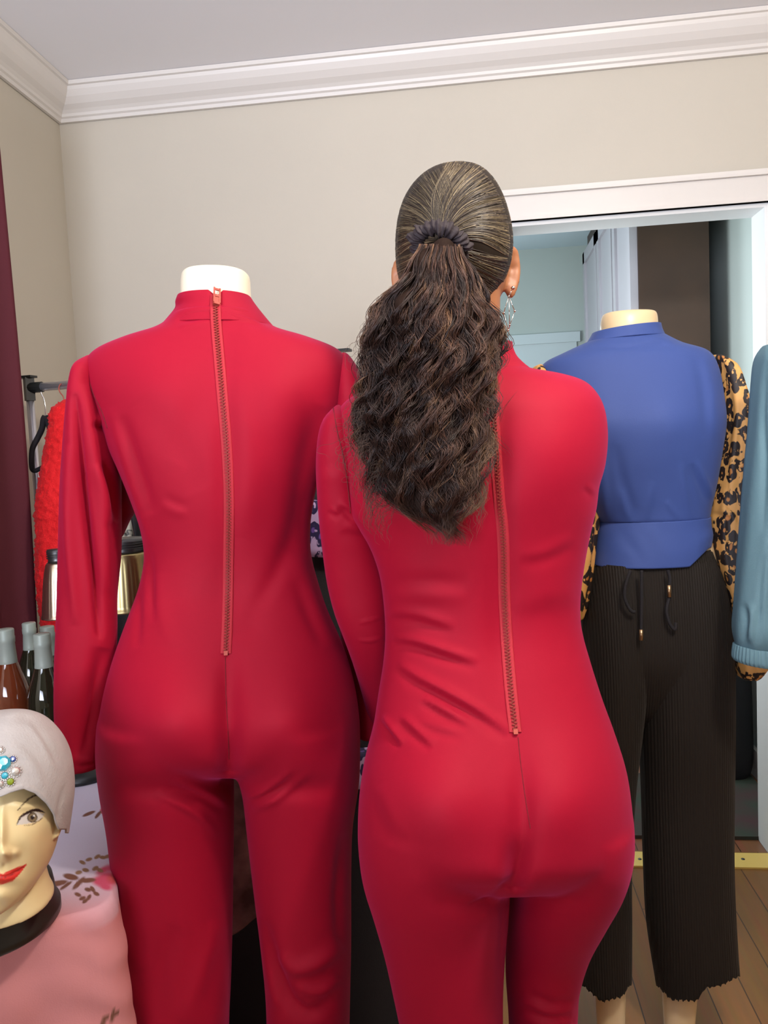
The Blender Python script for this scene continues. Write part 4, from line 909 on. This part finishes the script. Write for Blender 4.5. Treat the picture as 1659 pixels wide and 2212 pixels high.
# slicked strands on the scalp, all running to the tie
TIE = np.array([950., 520.]); paths = []; rad_ = []; cols = []
OUT = np.array([(950, 352), (1012, 352), (1046, 365), (1072, 392), (1092, 430), (1105, 482), (1111, 530), (1104, 570), (1086, 612), (1060, 650), (1020, 668), (980, 675), (930, 665), (892, 640), (868, 618), (855, 585), (850, 540), (853, 490), (862, 440), (882, 400), (912, 371), (950, 352)], float)
so_ = np.r_[0, np.cumsum(np.hypot(*np.diff(OUT, axis=0).T))]
for i in range(2300):
    q = rng.uniform(0, so_[-1]); o_ = np.array([np.interp(q, so_, OUT[:, 0]), np.interp(q, so_, OUT[:, 1])])
    for ex in np.arange(1.12, .85, -.01):
        if hit(treeh, *(TIE+(o_-TIE)*ex))[0] is not None: break
    o_ = TIE+(o_-TIE)*ex
    t0 = .999 if rng.random() < .6 else rng.uniform(.35, .98)
    dv = o_-TIE; L_ = np.linalg.norm(dv); perp = np.array([-dv[1], dv[0]])/L_
    bend = .13*L_*(1 if o_[0] > 960 else -1)*(1 if o_[1] < 560 else -.3)+rng.normal(0, 2)
    pts = []; off_ = .0004+abs(rng.normal(0, .0005))
    tend = rng.uniform(.06, .16)
    wv_ = rng.uniform(0, 6.28)
    for t in np.linspace(t0, tend, 16):
        xy = TIE+dv*t+perp*(bend*math.sin(math.pi*t)*-1+1.2*math.sin(t*9+wv_))
        p, n_ = hit(treeh, *xy)
        if p is None: continue
        pts.append(p-ray(*xy)*off_)
    if len(pts) > 5:
        paths.append(np.array(pts)); rad_.append(rng.uniform(.00035, .0008))
        g = rng.random(); base = np.array((.035, .022, .014)) if g < .6 else (np.array((.11, .078, .040)) if g < .88 else np.array((.24, .18, .10)))
        cols.append(base*rng.uniform(.55, 1.1))
strands('slicked_strands', paths, rad_, cols, hair, MAT['hair'])
# ponytail
LFT = np.array([(535, 905), (560, 885), (590, 872), (625, 848), (650, 822), (675, 802), (710, 786), (760, 786), (800, 790), (850, 795), (900, 775), (950, 772), (1000, 795), (1050, 812), (1085, 830), (1110, 868), (1130, 915), (1150, 950)], float)
RGT = np.array([(535, 1000), (560, 1008), (600, 1030), (650, 1058), (700, 1076), (750, 1078), (800, 1068), (850, 1052), (900, 1054), (950, 1056), (1000, 1046), (1050, 1040), (1085, 1030), (1110, 1012), (1130, 995), (1150, 982)], float)
Lf = lambda y: np.interp(y, LFT[:, 0], LFT[:, 1])+9*np.sin(np.asarray(y)/36.)*np.clip((np.asarray(y)-620)/100, 0, 1); Rf = lambda y: np.interp(y, RGT[:, 0], RGT[:, 1])
yd = np.array([520, 560, 620, 700, 800, 900, 1000, 1100, 1160]); dd_ = np.array([.905, .885, .872, .868, .872, .876, .880, .888, .895])
thk = np.array([.018, .026, .034, .042, .042, .038, .034, .022, .012])
DC = lambda y: np.interp(y, yd, dd_); TK = lambda y: np.interp(y, yd, thk)
rows = []
for y_ in (528, 560, 600, 650, 700, 760, 820, 880, 940, 1000, 1050, 1085, 1110):
    l, r_ = Lf(y_), Rf(y_); w_ = (r_-l)*.12; rows.append((l+w_, y_, r_-w_, y_, DC(y_), TK(y_)*.75, 2.2))
mp_ = loft(rows, 90, 72)
me = organic('ponytail', mp_, .004, 3)
V = getV(me); N_ = getN(me); x, y, d = proj(V)
lump = np.sin(x*.035+y*.022)*np.sin(y*.045+1+x*.01)+.6*np.sin(x*.09-y*.03)
setV(me, V+N_*(lump*.005)[:, None])
pony = link('ponytail', me, mat('ponytail_core', (.018, .009, .006), .8, spec=.08, bump=1, bscale=90), wm)
paths = []; rad_ = []; cols = []
nclump = 150
for c in range(nclump):
    u0 = rng.uniform(-1, 1) if c % 4 else rng.normal(0, .3); lay = rng.uniform(-1, .5); yend = rng.uniform(820, 1165) if rng.random() < .45 else rng.uniform(1040, 1170)
    yend = min(yend, 1165-150*max(0, -u0-.05)-60*max(0, u0-.6)) if rng.random() < .85 else yend
    yst = 530 if rng.random() < .75 else rng.uniform(560, 700)
    ph = 2.2*u0+rng.normal(0, .9); wl = rng.uniform(95, 150); am = rng.uniform(9, 20); ph2 = rng.uniform(0, 6.28)
    spread = rng.uniform(5, 12); tone = rng.random()
    base = np.array((.036, .017, .012)) if tone < .42 else (np.array((.10, .050, .033)) if tone < .85 else np.array((.20, .115, .065)))
    drift = rng.normal(0, .22)
    curl_out = rng.normal(0, 14)
    for s_ in range(34):
        k = 46; ye = yend+rng.normal(0, 25); ys_ = np.linspace(yst, min(ye, 1178), k); t = (ys_-530)/630
        l, r_ = Lf(ys_), Rf(ys_); mid, hw = (l+r_)/2, (r_-l)/2
        o1, o2 = rng.normal(0, 1), rng.normal(0, 1); fz = rng.uniform(.5, 2.4)
        uu_ = np.clip(u0+drift*t, -1, 1)
        grow = np.clip(t*3.2, .12, 1)
        xx = mid+uu_*hw*.96+am*grow*np.sin(2*np.pi*ys_/wl+ph+o1*.25)+o1*spread*grow*.8
        xx += fz*2.2*np.sin(ys_/rng.uniform(5.5, 11)+rng.uniform(0, 6))*np.clip(t*2, 0, 1)
        xx += curl_out*np.clip((ys_-ye+90)/90, 0, 1)**2
        edge = np.sqrt(np.clip(1-uu_**2, .02, 1))
        dep = DC(ys_)+TK(ys_)*edge*lay*1.05+.004*grow*np.cos(2*np.pi*ys_/wl+ph)+o2*.003+.002*fz*np.sin(ys_/9+ph2)
        dep = dep-.008*np.clip(t*3, 0, 1)*(np.sin(xx*.035+ys_*.022)*np.sin(ys_*.045+1+xx*.01)+.6*np.sin(xx*.09-ys_*.03))
        zz = ys_+3*np.sin(ys_/17+ph2)
        P_ = CAM+dep[:, None]*(FW+((xx-829.5)/F)[:, None]*RT-((zz-1106)/F)[:, None]*UP)
        paths.append(P_); rad_.append(rng.uniform(.00022, .00042)); cols.append(base*rng.uniform(.40, 1.0)*np.array((1.1, 1.0, .95)))
# flyaways round the edge
for c in range(760):
    y0_ = rng.uniform(600, 1100); sd_ = -1 if rng.random() < .68 else 1
    x0 = Lf(y0_) if sd_ < 0 else Rf(y0_); k = 24; L_ = rng.uniform(25, 95); out = abs(rng.normal(0, 14+14*math.exp(-((y0_-930)/90)**2)))*(1.0 if sd_ < 0 else .45)
    t = np.linspace(0, 1, k); ph = rng.uniform(0, 6.28)
    xx = x0-sd_*16+sd_*(out+14)*np.sin(t*2.3)+3*np.sin(t*14+ph); yy = y0_+L_*t+2.5*np.sin(t*17+ph)
    dep = DC(yy)+rng.uniform(-.015, .015)
    paths.append(CAM+dep[:, None]*(FW+((xx-829.5)/F)[:, None]*RT-((yy-1106)/F)[:, None]*UP)); rad_.append(rng.uniform(.00012, .0002)); cols.append(np.array((.10, .055, .035))*rng.uniform(.6, 1.5))
for y0_, L_ in ((865, 1), (880, .8)):
    t = np.linspace(0, 1, 30); xx = 1050+70*t*L_; yy = y0_+22*np.sin(t*4)-6*t
    paths.append(CAM+.915*(FW+((xx-829.5)/F)[:, None]*RT-((yy-1106)/F)[:, None]*UP)); rad_.append(.0002); cols.append(np.array((.05, .03, .02)))
strands('wavy_strands', paths, rad_, cols, pony, MAT['hair'])
# scrunchie: ruched ring round the tie
n1, n2 = 140, 18; G = []
cS = P(950, 528, .915); axu = RT*.0275-UP*.004; axv = UP*.0150-FH*.012
tdir = np.cross(axu, axv); tdir /= np.linalg.norm(tdir)
for i in range(n1):
    a = i/n1*2*math.pi; rr = .0085*(1+.13*math.sin(13*a+.8*math.sin(3*a))+.16*math.sin(31*a+1)+.12*math.sin(5*a)); ctr = cS+axu*math.cos(a)*(1+.06*math.sin(9*a))+axv*math.sin(a)*(1+.10*math.sin(11*a)); rd = (axu*math.cos(a)+axv*math.sin(a)); rd /= np.linalg.norm(rd)
    G.append([ctr+rr*(rd*math.cos(b)+tdir*math.sin(b)*1.1)*(1+.10*math.sin(5*b+i*.5)) for b in np.arange(n2)/n2*2*math.pi])
G.append(G[0]); MB().grid(np.array(G), True, False).build('scrunchie', MAT['scrunchie'], wm)

# ------------------------------------------------------------------ blue blouse mannequin
D3 = 1.72
m3 = empty('mannequin', P(1400, 2300, D3), 'headless mannequin with short tan neck wearing the blue leopard-sleeved blouse', 'mannequin')
m3.location[2] = 0
loft([(1325, 678, 1395, 674, D3, .025), (1308, 678, 1410, 674, D3, .042), (1302, 684, 1416, 680, D3, .048), (1299, 700, 1418, 695, D3, .051), (1298, 722, 1419, 716, D3, .052), (1290, 760, 1430, 755, D3, .054)], 30, 56).build('neck_cap', MAT['mann'], m3)
m_ = MB(); BL = [(1270, 738, 1430, 722, D3, .060), (1216, 763, 1470, 742, D3, .075), (1175, 785, 1525, 760, D3, .088), (1166, 815, 1546, 795, D3, .100), (1166, 870, 1556, 850, D3-.005, .110), (1172, 930, 1561, 910, D3-.01, .118), (1190, 990, 1553, 970, D3-.01, .115), (1220, 1050, 1542, 1040, D3-.005, .105), (1262, 1100, 1530, 1092, D3, .098), (1284, 1126, 1526, 1118, D3, .094)]
loft(BL, 50, 48, m_, shrink=.014)
loft([(1290, 1130, 1520, 1120, D3, .075), (1275, 1250, 1550, 1250, D3, .085), (1270, 1400, 1550, 1400, D3, .08), (1300, 1450, 1540, 1450, D3+.01, .05)], 30, 48, m_)
for a in ([(1262, 1500, 1370, 1500), (1275, 1800, 1352, 1800), (1283, 2050, 1352, 2050), (1288, 2180, 1350, 2180), (1295, 2300, 1345, 2300)], [(1395, 1500, 1560, 1500), (1405, 1800, 1545, 1800), (1428, 2050, 1515, 2050), (1433, 2170, 1502, 2170), (1440, 2300, 1495, 2300)]):
    loft([(*r_, D3, abs(r_[2]-r_[0])/F*D3*.48) for r_ in a], 30, 40, m_)
me = organic('mannequin_body', m_, .007, 3); link('mannequin_body', me, MAT['mann'], m3)
fb = P(1400, 2330, D3)
MB().lathe((fb[0], fb[1]-.05, .001), [(.10, 0), (.10, .006), (.02, .010)], 40).build('stand', MAT['chrome'], m3)

bl = empty('blouse', P(1400, 1225, D3), 'royal blue mock-neck blouse with leopard print balloon sleeves', 'blouse')
me = organic('bodice', loft(BL, 80, 90), .004, 6)
sculpt(me, [(1310, 905, 60, 60, .010), (1450, 905, 60, 60, .010)],
       [([(1330, 960), (1345, 1040), (1375, 1120)], 12, -.006, 'g'), ([(1470, 1000), (1480, 1070), (1492, 1115)], 8, .005, 'g'), ([(1500, 1000), (1525, 1060), (1535, 1085)], 7, -.006, 'f'), ([(1300, 960), (1305, 1050), (1312, 1120)], 9, .006, 'g'), ([(1410, 1040), (1400, 1090), (1395, 1122)], 9, .004, 'g'),
        ([(1440, 1080), (1455, 1105), (1470, 1118)], 6, .004, 'g'), ([(1345, 1060), (1350, 1100), (1360, 1122)], 7, .004, 'g'), ([(1380, 748), (1420, 740), (1455, 744)], 6, -.004, 'f'), ([(1275, 745), (1350, 750), (1430, 732)], 5, -.003, 'g'), ([(1510, 770), (1530, 850), (1535, 950)], 10, -.004, 'f')])
link('bodice', me, MAT['blue'], bl)
loft([(1281, 719, 1425, 700, D3, .060, 2.1), (1276, 728, 1428, 712, D3, .062, 2.1), (1268, 741, 1434, 726, D3, .066, 2.1)], 12, 72, cap=False).build('collar', MAT['blue'], bl).modifiers.new('s', 'SOLIDIFY').thickness = .003
bd = loft([(1287, 1124, 1528, 1114, D3, .094), (1284, 1150, 1529, 1140, D3, .096), (1281, 1185, 1532, 1170, D3, .100), (1278, 1218, 1528, 1208, D3, .102)], 24, 120, cap=False)
o = bd.build('waistband', MAT['blue'], bl)
V = getV(o.data); x, y, d = proj(V); V[:, 2] += np.clip((x-1490)/42, 0, 1)*np.clip((y-1120)/100, 0, 1)*.034; setV(o.data, V)
sculpt(o.data, (), [([(1335, 1140), (1370, 1190), (1385, 1222)], 12, -.003, 'g'), ([(1400, 1135), (1430, 1180), (1450, 1222)], 14, .003, 'g')])
o.modifiers.new('s', 'SOLIDIFY').thickness = .003
wv2 = lambda t, th: 1+.05*np.cos(6*th+t*3)+.03*np.cos(11*th)
SRt = [(1540, 764, 1556, 770, D3, .02), (1545, 790, 1582, 792, D3, .05), (1552, 840, 1598, 838, D3, .06), (1558, 900, 1614, 895, D3, .065), (1546, 970, 1625, 965, D3, .07), (1536, 1040, 1623, 1040, D3, .07), (1528, 1120, 1613, 1120, D3, .07), (1532, 1190, 1606, 1190, D3, .065), (1552, 1270, 1603, 1270, D3, .065), (1570, 1340, 1608, 1340, D3, .065), (1580, 1400, 1628, 1400, D3-.01, .06), (1588, 1440, 1650, 1430, D3-.02, .05), (1600, 1466, 1640, 1456, D3-.02, .035)]
me = organic('sleeve', loft(SRt, 80, 64, wob=wv2), .004, 3)
sculpt(me, (), [([(1575, 800), (1580, 900), (1570, 1000), (1575, 1200)], 6, -.006, 'g'), ([(1600, 850), (1600, 1000), (1592, 1150), (1590, 1300)], 6, -.006, 'g'), ([(1535, 1110), (1560, 1115), (1580, 1120)], 6, -.008, 'g'), ([(1560, 1090), (1585, 1110), (1600, 1140)], 6, .005, 'f')])
link('sleeve', me, MAT['leo'], bl)
SLt = [(1152, 792, 1170, 786, D3, .02), (1150, 815, 1180, 812, D3, .05), (1140, 870, 1185, 870, D3, .06), (1130, 960, 1200, 960, D3, .065), (1160, 1040, 1262, 1040, D3, .065), (1200, 1100, 1290, 1100, D3, .065), (1210, 1160, 1284, 1160, D3, .065), (1205, 1230, 1276, 1230, D3, .06), (1200, 1290, 1269, 1290, D3, .05), (1205, 1340, 1256, 1335, D3, .04)]
me = organic('sleeve', loft(SLt, 60, 64, wob=wv2), .004, 3); link('sleeve', me, MAT['leo'], bl)

pn = empty('trousers', P(1400, 2150, D3), 'wide black ribbed drawstring trousers with frilled hems under the blue blouse', 'trousers')
rb_ = lambda t, th: 1+.004*np.cos(56*th)
def leg(rows, hem):
    mb = loft(rows, 110, 200, wob=rb_, cap=False)
    V = np.array(mb.V); n = 200; last = V[-n:]
    x, y, d = proj(last); tgt = np.interp(x, hem[0], hem[1])+2.5*np.sin(x*.55)+1.5*np.sin(x*1.3)
    for back in range(22):
        sl_ = slice(len(V)-n*(back+1), len(V)-n*back); f = (1-back/22)
        dy = (tgt-y)*d/F*f; V[sl_] -= np.outer(dy, [0, 0, 1.])
    mb.V = [tuple(v) for v in V]; return mb
p1 = leg([(1282, 1212, 1420, 1210, D3, .088), (1272, 1250, 1420, 1250, D3, .096), (1262, 1320, 1412, 1320, D3, .104), (1256, 1420, 1396, 1420, D3, .106), (1254, 1560, 1380, 1560, D3, .100), (1256, 1700, 1366, 1700, D3, .085), (1257, 1850, 1359, 1850, D3, .075), (1253, 2000, 1360, 2000, D3, .072), (1246, 2120, 1360, 2130, D3, .072)], ([1235, 1262, 1300, 1345, 1362], [2110, 2130, 2164, 2152, 2125]))
p2 = leg([(1385, 1210, 1532, 1200, D3, .088), (1380, 1250, 1552, 1245, D3, .096), (1376, 1320, 1568, 1320, D3, .104), (1376, 1420, 1575, 1420, D3, .106), (1383, 1560, 1577, 1560, D3, .100), (1389, 1700, 1578, 1700, D3, .085), (1393, 1850, 1578, 1850, D3, .080), (1400, 1990, 1583, 1990, D3, .078), (1422, 2125, 1590, 2120, D3, .078)], ([1415, 1450, 1505, 1525, 1560, 1592], [2125, 2160, 2162, 2132, 2126, 2108]))
p3 = loft([(1284, 1205, 1530, 1180, D3-.002, .090), (1272, 1250, 1552, 1245, D3-.002, .097), (1262, 1320, 1568, 1320, D3-.002, .103), (1258, 1420, 1574, 1420, D3, .102), (1290, 1520, 1560, 1520, D3+.01, .07), (1340, 1570, 1430, 1570, D3+.02, .03)], 60, 200, wob=rb_, cap=True)
p3.build('hip_panel', MAT['rib'], pn)
for q in (p1, p2):
    o = q.build('trouser_leg', MAT['rib'], pn); so = o.modifiers.new('s', 'SOLIDIFY'); so.thickness = .002
fd3 = D3-.118
for pts in ([(1362, 1232), (1352, 1262), (1350, 1292), (1362, 1318), (1372, 1322)], [(1386, 1232), (1386, 1300), (1385, 1362)], [(1443, 1232), (1447, 1250), (1446, 1266)], [(1446, 1290), (1440, 1318), (1446, 1345), (1458, 1360), (1460, 1345)]):
    MB().tube(crom([P(x, y, fd3) for x, y in pts], 24), .0035, 8).build('drawstring', MAT['black'], pn)
for a, b in (((1385, 1360), (1385, 1383)), ((1445, 1264), (1446, 1290))):
    MB().tube([P(*a, fd3-.002), P(*b, fd3-.002)], .0042, 12).build('drawstring_tip', mat('antique_brass', (.45, .30, .16), .3, metal=.9), pn)

# ------------------------------------------------------------------ teal shirt at the right edge
D4 = 1.50
ts = empty('shirt', P(1690, 1430, D4), 'teal cotton shirt cut by the right edge, gathered elastic cuff', 'shirt')
wv3 = lambda t, th: 1+.03*np.cos(7*th+2*t)
me = organic('sleeve', loft([(1652, 745, 1672, 745, D4, .02), (1640, 775, 1690, 775, D4, .05), (1633, 840, 1700, 840, D4, .055), (1627, 920, 1702, 920, D4, .055), (1618, 1010, 1704, 1010, D4, .055), (1610, 1100, 1702, 1100, D4, .055), (1602, 1200, 1700, 1200, D4, .055), (1593, 1300, 1692, 1300, D4, .05), (1588, 1360, 1690, 1365, D4, .05), (1592, 1396, 1680, 1404, D4, .036)], 70, 64, wob=wv3), .004, 3)
sculpt(me, (), [([(1655, 780), (1648, 900), (1652, 1000), (1648, 1150)], 7, -.008, 'g'), ([(1610, 1300), (1620, 1340), (1612, 1385)], 7, -.006, 'f'), ([(1635, 1310), (1628, 1350), (1630, 1395)], 6, .005, 'f'), ([(1650, 1200), (1640, 1290), (1645, 1390)], 7, -.006, 'g')])
link('sleeve', me, MAT['teal'], ts)
cf = loft([(1589, 1392, 1682, 1402, D4, .038), (1587, 1405, 1684, 1415, D4, .040), (1586, 1420, 1686, 1432, D4, .040), (1590, 1428, 1684, 1440, D4, .037)], 18, 160, wob=lambda t, th: 1+.03*np.cos(34*th))
cf.build('cuff', MAT['teal'], ts)
wv4 = lambda t, th: 1+.05*t*np.cos(9*th+2*t)
SB = [(1752, 702, 1808, 702, D4, .035), (1748, 722, 1812, 722, D4, .045), (1705, 742, 1855, 742, D4, .05), (1672, 765, 1888, 765, D4, .06), (1668, 820, 1892, 820, D4, .075), (1676, 920, 1884, 920, D4, .08), (1682, 1100, 1880, 1100, D4, .08), (1676, 1300, 1886, 1300, D4, .085), (1672, 1440, 1890, 1440, D4, .085)]
me = organic('shirt_body', loft(SB, 60, 64, wob=wv4), .005, 3); link('shirt_body', me, MAT['teal'], ts)
me = organic('sleeve', loft([(1876, 755, 1890, 755, D4, .02), (1866, 790, 1918, 785, D4, .05), (1862, 900, 1930, 900, D4, .055), (1864, 1100, 1950, 1100, D4, .055), (1868, 1300, 1965, 1300, D4, .05), (1875, 1390, 1960, 1390, D4, .036)], 50, 56, wob=wv3), .005, 3)
link('sleeve', me, MAT['teal'], ts)
cf = loft([(1874, 1388, 1962, 1388, D4, .038), (1872, 1408, 1964, 1408, D4, .040), (1875, 1428, 1960, 1428, D4, .037)], 14, 120, wob=lambda t, th: 1+.03*np.cos(34*th)); cf.build('cuff', MAT['teal'], ts)
ra_, rb2 = P(1745, 640, D4), P(2010, 640, D4); rb2[2] = ra_[2]
r2 = empty('clothes_rack', (*((ra_+rb2)/2)[:2], 0), 'chrome clothes rack holding the teal shirt beyond the right edge', 'clothes rack')
MB().tube([ra_, rb2], .011, 16).build('rail', MAT['chrome'], r2)
for q in (ra_, rb2):
    f_ = q.copy(); f_[2] = .02; MB().tube([q, f_], .0105, 16).build('post', MAT['chrome'], r2)
    MB().tube([f_-FH*.22, f_+FH*.02], .0105, 12).build('foot', MAT['chrome'], r2)
    MB().tube([q-[0, 0, .03], q+[0, 0, .025]], .0155, 12).build('joint', MAT['blackplastic'], r2)
hp = crom([P(1780, 704, D4), P(1780, 675, D4), P(1772, 655, D4), P(1766, 640, D4), P(1772, 626, D4), P(1782, 624, D4), P(1790, 634, D4)], 24)
h2 = empty('clothes_hanger', P(1780, 750, D4), 'black hanger carrying the teal shirt', 'hanger')
MB().tube(hp, .0016, 8).build('hook', MAT['silver'], h2)
MB().tube(crom([P(1700, 752, D4), P(1740, 728, D4), P(1780, 704, D4), P(1820, 728, D4), P(1860, 752, D4)], 24), .006, 8).build('hanger_frame', MAT['black'], h2)
# black bag on the kitchen floor
DB = proj(Pz(1600, 1692, 0)[None])[2][0]+.09
fb2 = P(1572, 1690, DB); fb2[2] = 0
bag = empty('bag', fb2, 'tall black fabric bag on the kitchen floor against the right wall', 'bag')
me = organic('bag_body', loft([(1545, 1395, 1600, 1390, DB, .05), (1528, 1410, 1612, 1405, DB, .08), (1522, 1480, 1617, 1475, DB, .09), (1520, 1580, 1620, 1575, DB, .095), (1522, 1650, 1620, 1645, DB, .095), (1534, 1682, 1612, 1675, DB, .085)], 40, 48), .006, 4)
V = getV(me); V[:, 2] -= V[:, 2].min()-.002; setV(me, V)
link('bag_body', me, MAT['black'], bag)
MB().tube(crom([P(1560, 1396, DB-.02), P(1562, 1360, DB-.02), P(1585, 1358, DB-.02), P(1590, 1394, DB-.02)], 20), .006, 8).build('handle', MAT['black'], bag)
